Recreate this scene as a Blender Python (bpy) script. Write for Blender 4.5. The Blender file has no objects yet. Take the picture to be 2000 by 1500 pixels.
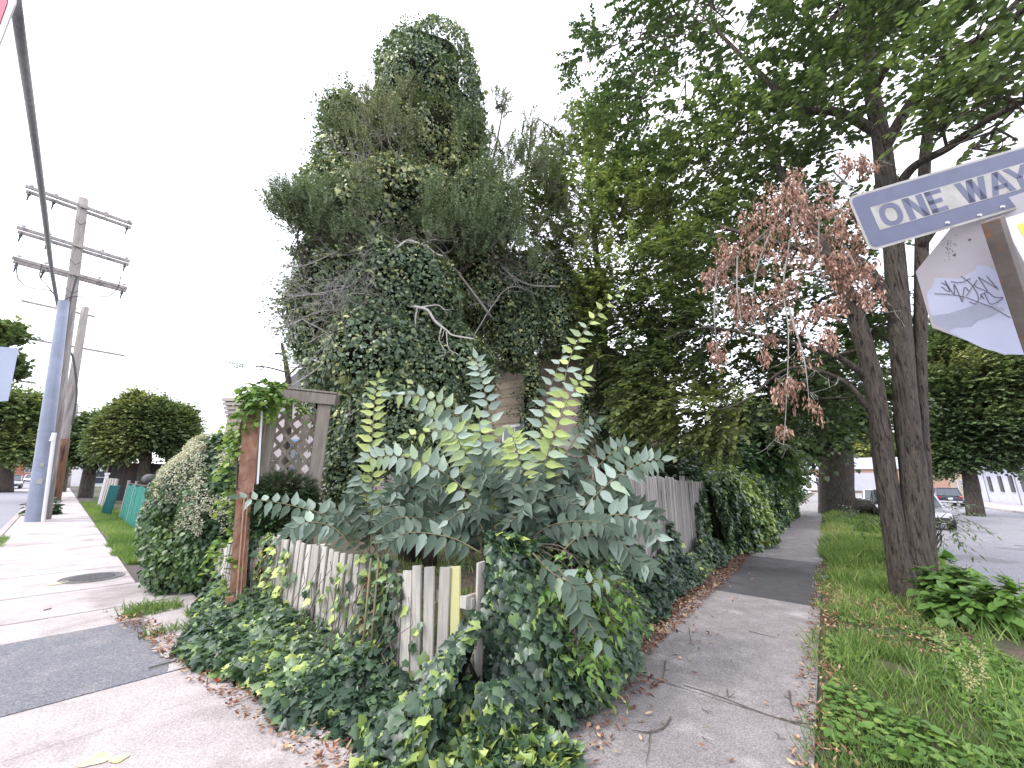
import bpy, math, random
import numpy as np
from mathutils import Vector, Matrix
rng=np.random.default_rng(11); random.seed(5)
scn=bpy.context.scene; col=scn.collection
R=math.radians
# ---------------- camera ----------------
F=760.;H=1.65;PITCH=R(13.9);ROLL=R(0.9)
cr,sr=math.cos(ROLL),math.sin(ROLL);cp,sp=math.cos(PITCH),math.sin(PITCH)
cd=bpy.data.cameras.new('camera');cam=bpy.data.objects.new('camera',cd);col.objects.link(cam)
cd.sensor_width=36;cd.lens=36*F/2000;cd.clip_start=.02;cd.clip_end=2000
cx=Vector((1,0,0));cu=Vector((0,-sp,cp));cf=Vector((0,cp,sp))
rx=cx*cr+cu*sr; ry=cu*cr-cx*sr
M=Matrix((rx,ry,-cf)).transposed().to_4x4();M.translation=(0,0,H);cam.matrix_world=M
scn.camera=cam
# ---------------- sky, sun, exposure ----------------
SUN_EL=R(52);SUN_DIR=Vector((-.62,-.30,0)).normalized()*math.cos(SUN_EL)+Vector((0,0,math.sin(SUN_EL)))
w=bpy.data.worlds.new('World');scn.world=w;w.use_nodes=True
nt=w.node_tree;nt.nodes.clear()
out=nt.nodes.new('ShaderNodeOutputWorld');bg=nt.nodes.new('ShaderNodeBackground');add=nt.nodes.new('ShaderNodeAddShader')
sky=nt.nodes.new('ShaderNodeTexSky');sky.sky_type='NISHITA';sky.sun_disc=False;sky.sun_elevation=SUN_EL
sky.sun_rotation=math.atan2(SUN_DIR.x,SUN_DIR.y);bg.inputs[1].default_value=.06
nt.links.new(sky.outputs[0],bg.inputs[0])
bg2=nt.nodes.new('ShaderNodeBackground');bg2.inputs[1].default_value=1.0
tc=nt.nodes.new('ShaderNodeTexCoord');no=nt.nodes.new('ShaderNodeTexNoise');no.inputs['Scale'].default_value=2.2;no.inputs['Detail'].default_value=5
ra=nt.nodes.new('ShaderNodeValToRGB');ra.color_ramp.elements[0].position=.3;ra.color_ramp.elements[0].color=(.74,.73,.8,1)
ra.color_ramp.elements[1].position=.7;ra.color_ramp.elements[1].color=(1.02,1.0,1.02,1)
nt.links.new(tc.outputs['Generated'],no.inputs['Vector']);nt.links.new(no.outputs[0],ra.inputs[0]);nt.links.new(ra.outputs[0],bg2.inputs[0])
nt.links.new(bg.outputs[0],add.inputs[0]);nt.links.new(bg2.outputs[0],add.inputs[1]);nt.links.new(add.outputs[0],out.inputs[0])
sl=bpy.data.lights.new('sun','SUN');sl.energy=1.15;sl.angle=R(14);sl.color=(1,.97,.92)
so=bpy.data.objects.new('sun',sl);so.rotation_euler=SUN_DIR.to_track_quat('Z','Y').to_euler();so.location=(0,0,30);col.objects.link(so)
scn.view_settings.view_transform='Standard';scn.view_settings.look='None';scn.view_settings.exposure=1.22;scn.view_settings.gamma=1
scn.cycles.max_bounces=8;scn.cycles.diffuse_bounces=6;scn.cycles.transmission_bounces=4;scn.cycles.transparent_max_bounces=8
# ---------------- placing ----------------
def ray(px,py):
    x=(px-1000)/F;y=-(py-750)/F
    x,y=x*cr-y*sr,x*sr+y*cr
    return np.array([x,cp-y*sp,sp+y*cp])
def D(px,py,d):   # point at horizontal distance d
    r=ray(px,py);n=math.hypot(r[0],r[1]);return np.array([r[0]*d/n,r[1]*d/n,H+r[2]*d/n])
def G(px,py,z=0.):
    r=ray(px,py);t=(z-H)/r[2];return np.array([r[0]*t,r[1]*t,z])
def W(px,py,p0,u):
    r=ray(px,py);A=np.array([[r[0],-u[0]],[r[1],-u[1]]]);t,a=np.linalg.solve(A,np.array(p0[:2]));return np.array([t*r[0],t*r[1],H+t*r[2]]),a
C0=np.array([-.3,3.35,0.]);uL=np.array([-.748,.664,0]);nL=np.array([-.664,-.748,0]);uR=np.array([.618,.786,0]);nR=np.array([.786,-.618,0])
fL=np.array([-.826,.564,0]);mL=np.array([-.564,-.826,0])
Z=np.array([0,0,1.])
def SL(a,b,z=0):return C0+uL*a+nL*b+Z*z
def SR(a,b,z=0):return C0+uR*a+nR*b+Z*z
def SF(a,b,z=0):return C0+fL*a+mL*b+Z*z
# ---------------- materials ----------------
def mat(name,base=(.5,.5,.5),base2=None,scale=8,rough=.7,bump=0,bscale=None,map=(1,1,1),detail=6,spec=.5,metal=0,c3=None,s3=2,amt3=(.5,.62),coord='Object',objrand=0,dist=.02,transm=0,tintramp=None,coat=0,speck=0,sps=140):
    m=bpy.data.materials.new(name);m.use_nodes=True;nt=m.node_tree;N=nt.nodes;L=nt.links;b=N['Principled BSDF']
    b.inputs['Roughness'].default_value=rough;b.inputs['Metallic'].default_value=metal;b.inputs['Specular IOR Level'].default_value=spec
    b.inputs['Coat Weight'].default_value=coat
    tc=N.new('ShaderNodeTexCoord');mp=N.new('ShaderNodeMapping');mp.inputs['Scale'].default_value=map;L.new(tc.outputs[coord],mp.inputs[0])
    def noise(s,d=6):
        n=N.new('ShaderNodeTexNoise');n.inputs['Scale'].default_value=s;n.inputs['Detail'].default_value=d;n.inputs['Roughness'].default_value=.6;L.new(mp.outputs[0],n.inputs['Vector']);return n.outputs[0]
    def mix(f,a,c,mode='MIX'):
        x=N.new('ShaderNodeMix');x.data_type='RGBA';x.blend_type=mode
        for s,v in ((0,f),(6,a),(7,c)):
            if hasattr(v,'links'):L.new(v,x.inputs[s])
            elif isinstance(v,(int,float)):x.inputs[s].default_value=v
            else:x.inputs[s].default_value=(*v,1)
        return x.outputs[2]
    def ramp(v,a,c):
        x=N.new('ShaderNodeMapRange');x.inputs[1].default_value=a;x.inputs[2].default_value=c;L.new(v,x.inputs[0]);return x.outputs[0]
    c=None
    if tintramp:
        at=N.new('ShaderNodeAttribute');at.attribute_name='tint';cr_=N.new('ShaderNodeValToRGB');e=cr_.color_ramp.elements
        for i,(p,q) in enumerate(tintramp):
            if i<2:e[i].position=p;e[i].color=(*q,1)
            else:
                k=e.new(p);k.color=(*q,1)
        L.new(at.outputs['Fac'],cr_.inputs[0]);c=cr_.outputs[0]
    if base2 is not None:c=mix(ramp(noise(scale,detail),.3,.7),base,base2)
    elif c is None:
        v=N.new('ShaderNodeRGB');v.outputs[0].default_value=(*base,1);c=v.outputs[0]
    if c3 is not None:c=mix(ramp(noise(s3,5),*amt3),c,c3)
    if objrand:
        oi=N.new('ShaderNodeObjectInfo');c=mix(1.0,c,mixv(N,L,oi.outputs['Random'],1-objrand,1+objrand),'MULTIPLY')
    if speck:c=mix(1.0,c,mixv(N,L,ramp(noise(sps,3),.36,.64),1-speck,1+speck),'MULTIPLY')
    L.new(c,b.inputs['Base Color'])
    if bump:
        bn=N.new('ShaderNodeBump');bn.inputs['Strength'].default_value=bump;bn.inputs['Distance'].default_value=dist;L.new(noise(bscale or scale*2,8),bn.inputs['Height']);L.new(bn.outputs[0],b.inputs['Normal'])
    if transm:
        tr=N.new('ShaderNodeBsdfTranslucent');ms=N.new('ShaderNodeMixShader');ms.inputs[0].default_value=transm
        hs=mix(1.0,c,(1.25,1.38,.72),'MULTIPLY');L.new(hs,tr.inputs[0]);L.new(b.outputs[0],ms.inputs[1]);L.new(tr.outputs[0],ms.inputs[2]);L.new(ms.outputs[0],N['Material Output'].inputs[0])
    m['_b']=0
    return m
def mixv(N,L,o,a,c):
    x=N.new('ShaderNodeMapRange');x.inputs[3].default_value=a;x.inputs[4].default_value=c;L.new(o,x.inputs[0])
    q=N.new('ShaderNodeCombineColor')
    for i in range(3):L.new(x.outputs[0],q.inputs[i])
    return q.outputs[0]
def leafmat(name,ramp_,rough=.45,tr=.28,spec=.5):
    return mat(name,tintramp=ramp_,rough=rough,transm=tr,spec=spec)
# ---------------- mesh building ----------------
def tag(o,label=None,cat=None,group=None,kind=None):
    if label:o['label']=label
    if cat:o['category']=cat
    if group:o['group']=group
    if kind:o['kind']=kind
    return o
def empty(name,loc=(0,0,0),label=None,cat=None,group=None):
    o=bpy.data.objects.new(name,None);o.empty_display_size=.1;col.objects.link(o);o.location=tuple(loc);return tag(o,label,cat,group)
def link(name,me,m,parent=None,loc=None):
    if m is not None:
        for x in (m if isinstance(m,(list,tuple)) else [m]):me.materials.append(x)
    o=bpy.data.objects.new(name,me);col.objects.link(o)
    if parent is not None:
        o.parent=parent
        if loc is None:
            o.location=-Vector(parent_loc(parent))
    if loc is not None:o.location=loc
    return o
def parent_loc(p):
    v=Vector((0,0,0))
    while p is not None:v+=Vector(p.location);p=p.parent
    return v
class MB:
    def __init__(s):s.v=[];s.f=[];s.t=[];s.m=[]
    def add(s,vs,fs,mi=0,t=.5):
        k=len(s.v);s.v+=[tuple(map(float,x)) for x in vs];s.f+=[tuple(i+k for i in f) for f in fs];s.m+=[mi]*len(fs);s.t+=[t]*len(vs);return s
    def box(s,c,sz,X=None,Y=None,Zv=None,mi=0,t=.5,taper=0):
        c=np.array(c,float);X=np.array(X if X is not None else (1,0,0),float);Y=np.array(Y if Y is not None else (0,1,0),float);Zv=np.array(Zv if Zv is not None else (0,0,1),float)
        vs=[]
        for k in (-.5,.5):
            q=1-taper if k>0 else 1
            for i,j in ((-.5,-.5),(.5,-.5),(.5,.5),(-.5,.5)):vs.append(c+X*i*sz[0]*q+Y*j*sz[1]*q+Zv*k*sz[2])
        return s.add(vs,[(3,2,1,0),(4,5,6,7),(0,1,5,4),(1,2,6,5),(2,3,7,6),(3,0,4,7)],mi,t)
    def bar(s,p,q,wd,ht,up=(0,0,1),mi=0,t=.5):
        p=np.array(p,float);q=np.array(q,float);d=q-p;l=np.linalg.norm(d);d/=l;x=np.cross(d,up);x/=np.linalg.norm(x);y=np.cross(x,d)
        return s.box((p+q)/2,(l,wd,ht),d,x,y,mi,t)
    def tube(s,pts,rad,n=8,mi=0,rough=0,cap=True,t=.5):
        pts=np.array(pts,float);m=len(pts);rad=np.array(rad,float)*np.ones(m) if np.ndim(rad)==0 else np.array(rad,float)
        T=np.gradient(pts,axis=0);T/=np.linalg.norm(T,axis=1)[:,None]+1e-9
        ref=np.array([0,0,1.]) if abs(T[0][2])<.8 else np.array([0,1.,0]);vs=[];
        a=np.cross(T[0],ref);a=a/np.linalg.norm(a) if np.linalg.norm(a)>1e-6 else np.array([1.,0,0])
        ph=rng.random(4)*6
        for i in range(m):
            a=a-T[i]*a.dot(T[i]);a/=np.linalg.norm(a);b=np.cross(T[i],a)
            for k in range(n):
                g=2*math.pi*k/n;r=rad[i]
                if rough:r*=1+rough*(math.sin(3*g+ph[0]+i*.15)+.6*math.sin(5*g+ph[1]-i*.21)+.5*math.sin(8*g+ph[2]+i*.3))
                vs.append(pts[i]+(a*math.cos(g)+b*math.sin(g))*r)
        fs=[(i*n+k,i*n+(k+1)%n,(i+1)*n+(k+1)%n,(i+1)*n+k) for i in range(m-1) for k in range(n)]
        if cap:fs+=[tuple(range(n))[::-1],tuple((m-1)*n+k for k in range(n))]
        return s.add(vs,fs,mi,t)
    def prism(s,poly,z0,z1,mi=0,t=.5):
        n=len(poly);vs=[(p[0],p[1],z0) for p in poly]+[(p[0],p[1],z1) for p in poly]
        ar=sum(poly[i][0]*poly[(i+1)%n][1]-poly[(i+1)%n][0]*poly[i][1] for i in range(n))
        top=tuple(range(n,2*n));bot=tuple(range(n))[::-1];fs=[top,bot]+[(i,(i+1)%n,n+(i+1)%n,n+i) for i in range(n)]
        if ar<0:fs=[f[::-1] for f in fs]
        return s.add(vs,fs,mi,t)
    def disc(s,c,r,nrm=(0,0,1),n=24,h=.01,mi=0):
        nrm=np.array(nrm,float);nrm/=np.linalg.norm(nrm);return s.tube([np.array(c)-nrm*h/2,np.array(c)+nrm*h/2],r,n,mi)
    def build(s,name,m,parent=None,smooth=False,bevel=0,loc=None):
        me=bpy.data.meshes.new(name);me.from_pydata(s.v,[],s.f);me.polygons.foreach_set('material_index',s.m)
        if smooth:me.polygons.foreach_set('use_smooth',[True]*len(s.f))
        a=me.attributes.new('tint','FLOAT','POINT');a.data.foreach_set('value',s.t);me.update()
        o=link(name,me,m,parent,loc)
        if bevel:
            b=o.modifiers.new('bevel','BEVEL');b.width=bevel;b.segments=2;b.limit_method='ANGLE'
        return o
def spline(P,n=8):
    P=np.array(P,float)
    if len(P)<3:return np.array([P[0]+(P[-1]-P[0])*t for t in np.linspace(0,1,n+1)])
    Q=np.vstack([2*P[0]-P[1],P,2*P[-1]-P[-2]]);o=[]
    for i in range(1,len(Q)-2):
        for t in np.arange(n)/n:
            o.append(.5*((2*Q[i])+(-Q[i-1]+Q[i+1])*t+(2*Q[i-1]-5*Q[i]+4*Q[i+1]-Q[i+2])*t*t+(-Q[i-1]+3*Q[i]-3*Q[i+1]+Q[i+2])*t**3))
    o.append(P[-1]);return np.array(o)
# leaf templates: verts (x side, y along, z normal) , faces
def fan(outl,c,zc=.0,ze=-.06):
    v=[(c[0],c[1],zc)]+[(x,y,ze*(abs(x)*2)**1.5) for x,y in outl];n=len(outl)
    return np.array(v),[(0,1+i,1+(i+1)%n) for i in range(n)]
T_IVY=fan([(0,0),(.26,-.15),(.48,.04),(.42,.24),(.58,.5),(.33,.57),(.16,.8),(0,1.02),(-.16,.8),(-.33,.57),(-.58,.5),(-.42,.24),(-.48,.04),(-.26,-.15)][::-1],(0,.34),.06,-.1)
T_OVAL=(np.array([(0,0,0),(.18,.14,.02),(.255,.38,.03),(.12,.74,.0),(0,1.06,-.12),(-.12,.74,.0),(-.255,.38,.03),(-.18,.14,.02),(0,.2,-.04),(0,.42,-.05),(0,.75,-.06)]),
 [(0,8,1),(8,9,2,1),(9,10,3,2),(10,4,3),(0,7,8),(7,6,9,8),(6,5,10,9),(5,4,10)])
T_HEART=(np.array([(0,0,0),(.28,-.1,.02),(.5,.2,.0),(.36,.6,-.02),(0,1.05,-.1),(-.36,.6,-.02),(-.5,.2,0),(-.28,-.1,.02),(0,.35,-.05)]),
 [(0,8,2,1),(8,4,3,2),(0,7,6,8),(8,6,5,4)])
T_KITE=(np.array([(0,0,0),(.36,.42,.05),(0,1,-.05),(-.36,.42,.05)]),[(0,2,1),(0,3,2)])
T_SLIM=(np.array([(0,0,0),(.14,.42,.03),(0,1,-.05),(-.14,.42,.03)]),[(0,2,1),(0,3,2)])
T_BLADE=(np.array([(-.5,0,0),(.5,0,0),(.38,.5,.06),(-.38,.5,.06),(0,1,.26)]),[(0,1,2,3),(3,2,4)])
T_TWIG=(np.array([(.5,0,0),(-.25,0,.43),(-.25,0,-.43),(.25,1,0),(-.12,1,.2),(-.12,1,-.2)]),[(0,1,4,3),(1,2,5,4),(2,0,3,5)])
T_CURL=(np.array([(0,0,0),(.2,.3,.14),(.16,.7,.2),(.02,1,.3),(-.16,.7,.18),(-.2,.3,.12),(0,.5,-.02)]),[(0,6,1),(6,2,1),(6,3,2),(0,5,6),(5,4,6),(4,3,6)])
def nz(v):return v/(np.linalg.norm(v,axis=-1,keepdims=True)+1e-9)
def rv(n):return nz(rng.normal(size=(n,3)))
def leaf_data(pos,fwd,nrm,size,tmpl,tint,mi=0):
    n=len(pos)
    if n==0:return None
    V,Fs=tmpl;fwd=nz(fwd);side=nz(np.cross(fwd,nrm));nr=np.cross(side,fwd)
    size=np.array(size,float)
    if size.ndim==1:size=np.repeat(size[:,None],3,1)
    P=pos[:,None,:]+V[None,:,0,None]*side[:,None,:]*size[:,None,0,None]+V[None,:,1,None]*fwd[:,None,:]*size[:,None,1,None]+V[None,:,2,None]*nr[:,None,:]*size[:,None,2,None]
    K=len(V);ft=np.array([len(f) for f in Fs]);fl=np.concatenate([np.array(f) for f in Fs])
    loops=(np.arange(n)[:,None]*K+fl[None,:]).ravel()
    tot=np.tile(ft,n);T=np.repeat(np.array(tint,float)*np.ones(n),K)
    return P.reshape(-1,3),loops,tot,T,np.full(len(tot),mi)
def leaf_mesh(name,parts,m,parent=None,smooth=True):
    parts=[p for p in parts if p is not None]
    v=[];l=[];t=[];ti=[];mi=[];k=0
    for P,lo,to,T,mm in parts:v.append(P);l.append(lo+k);t.append(to);ti.append(T);mi.append(mm);k+=len(P)
    v=np.concatenate(v);l=np.concatenate(l);t=np.concatenate(t);ti=np.concatenate(ti);mi=np.concatenate(mi)
    me=bpy.data.meshes.new(name);me.vertices.add(len(v));me.vertices.foreach_set('co',v.astype(np.float32).ravel())
    me.loops.add(len(l));me.loops.foreach_set('vertex_index',l.astype(np.int32));me.polygons.add(len(t))
    st=np.concatenate([[0],np.cumsum(t)[:-1]]);me.polygons.foreach_set('loop_start',st.astype(np.int32))
    me.polygons.foreach_set('loop_total',t.astype(np.int32))
    me.polygons.foreach_set('material_index',mi.astype(np.int32));me.polygons.foreach_set('use_smooth',np.full(len(t),smooth))
    a=me.attributes.new('tint','FLOAT','POINT');a.data.foreach_set('value',ti.astype(np.float32));me.update(calc_edges=True)
    return link(name,me,m,parent)
# smooth pseudo-noise in 3D for tint patches and gaps
_K=rng.normal(size=(10,3));_PH=rng.random(10)*6.28
def pn(p,s=1.):
    return np.sin((p@(_K.T))*s+_PH).sum(1)/math.sqrt(10)/.75
def in_ell(n,c,r,shell=.5):
    d=rv(n);q=rng.random(n)**(1/3.);q=shell+(1-shell)*q;return np.array(c)+d*q[:,None]*np.array(r)
def spray(start,dr,L,nl,ls,tmpl=T_HEART,droop=.3,up=1.,tint=.5,tv=.2,side=.9,mi=1,twr=.004,alt=True,tw=True,jit=.35):
    """twigs with leaves in two ranks; start(N,3) dr(N,3)"""
    n=len(start);dr=nz(dr);L=np.array(L)*np.ones(n);out=[]
    upv=nz(np.array([0,0,1.])*up+rv(n)*jit);sd=nz(np.cross(dr,upv));tint=np.array(tint)*np.ones(n)
    for k in range(nl):
        f=(k+.6)/nl;p=start+dr*(L*f)[:,None]-Z*(droop*L*f*f)[:,None]
        d2=nz(dr-Z*(2*droop*f));s=(1 if k%2 else -1)
        fw=nz(d2*(.55 if k<nl-1 else 1.5)+sd*s*(side if k<nl-1 else 0)+rv(n)*.3-Z*.25)
        nr=nz(upv+rv(n)*jit)
        out.append(leaf_data(p,fw,nr,ls*(.7+.5*rng.random(n)),tmpl,np.clip(tint+tv*(rng.random(n)-.5)*2,0,1),0))
    if tw:
        out.append(leaf_data(start,dr-Z*droop*.6,upv,np.stack([np.full(n,twr*2),L*.95,np.full(n,twr*2)],1),T_TWIG,np.full(n,.5),mi))
    return out
def branchlets(mb,poly,rad,n,ln,lvl=1,curl=.5,nside=5,up=0.,tips=None):
    poly=np.array(poly);m=len(poly)
    for i in range(n):
        t=rng.random()*.8+.2;k=int(t*(m-1));p=poly[k];d=poly[min(k+1,m-1)]-poly[max(k-1,0)];d=d/(np.linalg.norm(d)+1e-9)
        v=nz(d*.6+rv(1)[0]*.9+Z*up);l=ln*(.5+rng.random());q=[p];c=rv(1)[0]
        for s in range(6):
            v=nz(v+c*curl*.35+rv(1)[0]*.3+Z*up*.1);q.append(q[-1]+v*l/6)
        r0=max(rad*(1-.5*t)*.6,.0035);mb.tube(q,np.linspace(r0,max(r0*.4,.0022),7),nside,cap=False)
        if tips is not None:tips.append((q[-1],v,q[3]))
        if lvl>0:branchlets(mb,q,r0,max(2,int(n*.6)),ln*.6,lvl-1,curl,3,up,tips)
def copy_tree(o,parent=None):
    c=o.copy();col.objects.link(c);c.parent=parent
    for ch in list(o.children):copy_tree(ch,c)
    return c
# ---------------- materials used ----------------
M_conc=mat('pale_concrete',(.37,.325,.32),(.49,.44,.435),scale=2.5,rough=.9,bump=.8,bscale=55,c3=(.215,.185,.175),s3=1.0,amt3=(.5,.72),dist=.012,speck=.2,sps=90)
M_path=mat('path_concrete',(.19,.172,.17),(.275,.25,.25),scale=4,rough=.9,bump=.8,bscale=60,c3=(.45,.42,.42),s3=1.7,amt3=(.56,.8),dist=.01,speck=.32,sps=85)
M_asph=mat('asphalt',(.135,.135,.155),(.20,.20,.225),scale=30,rough=.9,bump=.8,bscale=90,c3=(.25,.235,.235),s3=2.5,amt3=(.5,.75),dist=.01,speck=.35,sps=80)
M_dark=mat('dark_asphalt',(.085,.084,.09),(.13,.128,.135),scale=25,rough=.85,bump=.8,bscale=90,c3=(.2,.19,.19),s3=.9,amt3=(.5,.8),dist=.01)
M_road=mat('road_asphalt',(.20,.195,.225),(.27,.265,.30),scale=14,rough=.9,bump=.5,bscale=60,c3=(.22,.21,.23),s3=.8,amt3=(.55,.7),dist=.01,map=(1,1,1))
M_soil=mat('soil',(.07,.052,.038),(.13,.10,.075),scale=9,rough=.95,bump=1,bscale=30,dist=.03,c3=(.05,.07,.025),s3=.8,amt3=(.45,.6))
M_verge=mat('verge_soil',(.10,.085,.05),(.07,.10,.03),scale=5,rough=.95,bump=1,bscale=30,dist=.03)
M_kerb=mat('kerb_stone',(.42,.36,.35),(.3,.26,.25),scale=6,rough=.85,bump=.4,bscale=50)
M_brick=mat('brick',(.36,.14,.10),(.27,.10,.075),scale=10,rough=.85)
M_wood=mat('weathered_wood',(.29,.265,.235),(.52,.49,.45),scale=2.4,rough=.8,bump=.6,bscale=6,map=(18,18,1.2),c3=(.26,.25,.11),s3=.3,amt3=(.5,.66),objrand=.25,dist=.006)
M_wood2=mat('grey_fence_wood',(.20,.18,.17),(.40,.37,.355),scale=2.0,rough=.85,bump=.5,bscale=6,map=(16,16,.9),objrand=.28,dist=.006)
M_woody=mat('lichen_wood',(.40,.38,.26),(.40,.40,.12),scale=1.2,rough=.8,bump=.5,bscale=6,map=(10,10,1),dist=.006,c3=(.22,.21,.08),s3=.6,amt3=(.55,.7))
M_arbor=mat('arbor_wood',(.17,.145,.12),(.31,.27,.235),scale=2.2,rough=.8,bump=.6,bscale=5,map=(14,14,1.2),c3=(.13,.11,.07),s3=.5,amt3=(.5,.68),objrand=.12,dist=.006)
M_rust=mat('brown_painted_wood',(.24,.10,.055),(.35,.22,.16),scale=16,rough=.8,bump=.4,bscale=30,map=(1,1,.6),c3=(.12,.06,.04),s3=3,amt3=(.5,.7))
M_bark=mat('grey_bark',(.042,.034,.028),(.115,.095,.076),scale=2.0,rough=.95,bump=1,bscale=3.2,map=(11,11,1.5),c3=(.012,.009,.007),s3=3.1,amt3=(.54,.62),dist=.05,speck=.25,sps=9)
M_twig=mat('brown_twig',(.07,.05,.04),(.13,.10,.085),scale=10,rough=.9)
M_grey=mat('grey_dead_wood',(.20,.185,.17),(.36,.34,.32),scale=6,rough=.85)
M_core=mat('gap_shade',(.012,.014,.009),(.022,.024,.014),scale=8,rough=1,spec=0)  # near-black filler behind leaves: the shade in the gaps is its colour
M_pole=mat('pole_wood',(.25,.22,.205),(.40,.365,.35),scale=2,rough=.9,bump=.4,bscale=5,map=(10,10,.6),c3=(.15,.13,.12),s3=.4,amt3=(.5,.7))
M_steel=mat('blue_grey_steel',(.19,.21,.27),(.30,.335,.45),scale=1.0,c3=(.22,.235,.29),s3=3,amt3=(.5,.8),rough=.45,metal=.2)
M_dmetal=mat('dark_metal',(.06,.06,.065),rough=.6,metal=.3)
M_white=mat('white_paint',(.72,.72,.74),(.62,.62,.65),scale=2,rough=.6)
M_glass=mat('window_glass',(.05,.06,.08),rough=.1,spec=.8)
M_cream=mat('tan_siding',(.20,.16,.12),(.27,.22,.165),scale=3,rough=.8,c3=(.13,.10,.08),s3=1,amt3=(.5,.75))
M_pinkwood=mat('pinkish_board',(.50,.36,.31),(.62,.5,.46),scale=4,rough=.8,map=(6,6,1))
M_ins=mat('pale_insulator',(.6,.6,.66),rough=.3)
M_black=mat('black_rubber',(.02,.02,.022),rough=.6)
# ---------------- ground and streets ----------------
def sheet(name,poly,z,m,thick=None,kind='structure'):
    mb=MB()
    if thick:mb.prism(poly,z-thick,z)
    else:mb.add([(p[0],p[1],z) for p in poly],[tuple(range(len(poly)))] )
    o=mb.build(name,m);
    if not thick:
        if o.data.polygons[0].normal.z<0:o.data.flip_normals()
    return tag(o,kind=kind)
M_far=mat('far_ground',(.16,.17,.12),(.25,.24,.2),scale=.1,rough=.95)
sheet('ground',[(-700,-300),(700,-300),(700,900),(-700,900)],-.16,M_far)
def quadL(a0,a1,b0,b1):return [SL(a0,b0),SL(a1,b0),SL(a1,b1),SL(a0,b1)]
def quadR(a0,a1,b0,b1):return [SR(a0,b0),SR(a1,b0),SR(a1,b1),SR(a0,b1)]
# raised corner block: soil between the two kerbs
def isect(bl,brr):
    A=np.array([[nL[0],nL[1]],[nR[0],nR[1]]]);x=np.linalg.solve(A,np.array([bl,brr]));return C0+np.array([x[0],x[1],0])
P=isect(3.0,4.05);far_=C0+uL*0
sheet('yard_ground',[P,P+uR*110,P+uR*110+uL*70,P+uL*160],-.02,M_soil,.12)
P2=isect(3.15,4.2);K1=MB()
K1.prism([P,P+uL*160,P2+uL*160,P2],-.15,-.002);tag(K1.build('kerb_stone_edge',M_kerb,bevel=.015),kind='structure')
K2=MB();K2.prism([P,P2,P2+uR*110,P+uR*110],-.15,-.003);o=tag(K2.build('kerb',M_kerb,bevel=.015),kind='structure')
bpy.data.objects['kerb_stone_edge'].name='kerb'
sheet('road',quadL(-40,170,3.15,12.4),-.135,M_road)
M_road2=mat('worn_road_asphalt',(.20,.197,.215),(.27,.265,.29),scale=11,rough=.9,bump=.5,bscale=60,c3=(.17,.165,.175),s3=.6,amt3=(.58,.64),dist=.01,speck=.3,sps=40)
sheet('road',quadR(-40,120,4.2,13.2),-.131,M_road2)
sheet('cross_street',quadL(58,66,3.15,60),-.125,M_conc)
sheet('cross_street',quadR(112,124,-60,60),-.120,M_conc)
sheet('far_pavement',quadR(10,112,13.2,17.5),-.0,M_conc,.13)
sheet('far_pavement',quadL(5,150,12.4,15.5),-.0,M_conc,.13)
# left pavement: slabs with open joints
pv=MB();g=.011;ja=[-3.5,-1.6,0.05,1.6,2.32,4.2,5.0,6.4,8.1,9.5,11.0,12.6,14.2,15.8]
while ja[-1]<120:ja.append(ja[-1]+1.55)
edge=lambda a:(1.25 if a<1.6 else .95) if a<5 else 1.18+.05*math.sin(a)
for i in range(len(ja)-1):
    a0,a1=ja[i]+g,ja[i+1]-g;z=.0+rng.normal()*.004;
    if abs(ja[i]-2.32)<.01: # slab beside the patch, ragged edge
        pts=[SL(a0,.7),SL(a1,.7)]
        ed=[(t,1.33+.035*math.sin(9*t)+.02*math.sin(23*t+1)) for t in np.linspace(a1,a0,46)]
        pts+=[SL(a,b+rng.normal()*.010) for a,b in ed];pv.prism(pts,-.08,z);continue
    b0=.7 if a0<6 else 1.18
    for (c0,c1) in [(b0,2.98)]:
        pv.prism([SL(a0,c0),SL(a1,c0),SL(a1,c1),SL(a0,c1)],-.08,z)
tag(pv.build('pavement',M_conc,bevel=.008),kind='structure')
pa=MB();pa.prism([SL(2.325,1.2),SL(4.195,1.2),SL(4.195,2.985),SL(2.325,2.985)],-.06,-.006);tag(pa.build('asphalt_patch',M_asph),kind='structure')
pb=MB();pb.add([tuple(SL(-3.5,.6,-.014)),tuple(SL(120,.6,-.014)),tuple(SL(120,2.99,-.014)),tuple(SL(-3.5,2.99,-.014))],[(0,1,2,3)])
M_joint=mat('joint_dirt',(.06,.05,.045),(.11,.09,.08),scale=20,rough=.95)
o=tag(pb.build('joint_bed',M_joint),kind='structure')
# right path: slabs and asphalt stretch
pr=MB();pd=MB()
ja=[-2.2,-.4,1.38,4.93];rb=lambda a:2.02
for i in range(3):
    a0,a1=ja[i]+g,ja[i+1]-g
    pr.prism([SR(a0,.62),SR(a1,.5),SR(a1,2.02),SR(a0,2.02)],-.08,.0+i*.003)
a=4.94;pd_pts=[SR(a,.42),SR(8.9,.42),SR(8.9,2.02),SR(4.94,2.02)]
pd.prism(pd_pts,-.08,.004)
a=8.91
while a<110:
    pr.prism([SR(a,.42),SR(a+2.4,.42),SR(a+2.4,2.02),SR(a,2.02)],-.08,.002+rng.normal()*.003);a+=2.41
tag(pr.build('footpath',M_path,bevel=.006),kind='structure')
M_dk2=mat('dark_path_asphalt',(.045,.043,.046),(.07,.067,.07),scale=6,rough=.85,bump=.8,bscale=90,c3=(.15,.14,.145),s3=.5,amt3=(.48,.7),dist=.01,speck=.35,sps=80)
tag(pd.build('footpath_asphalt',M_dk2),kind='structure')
sheet('joint_bed',quadR(-2.2,110,.5,2.02),-.016,M_joint)
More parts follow.
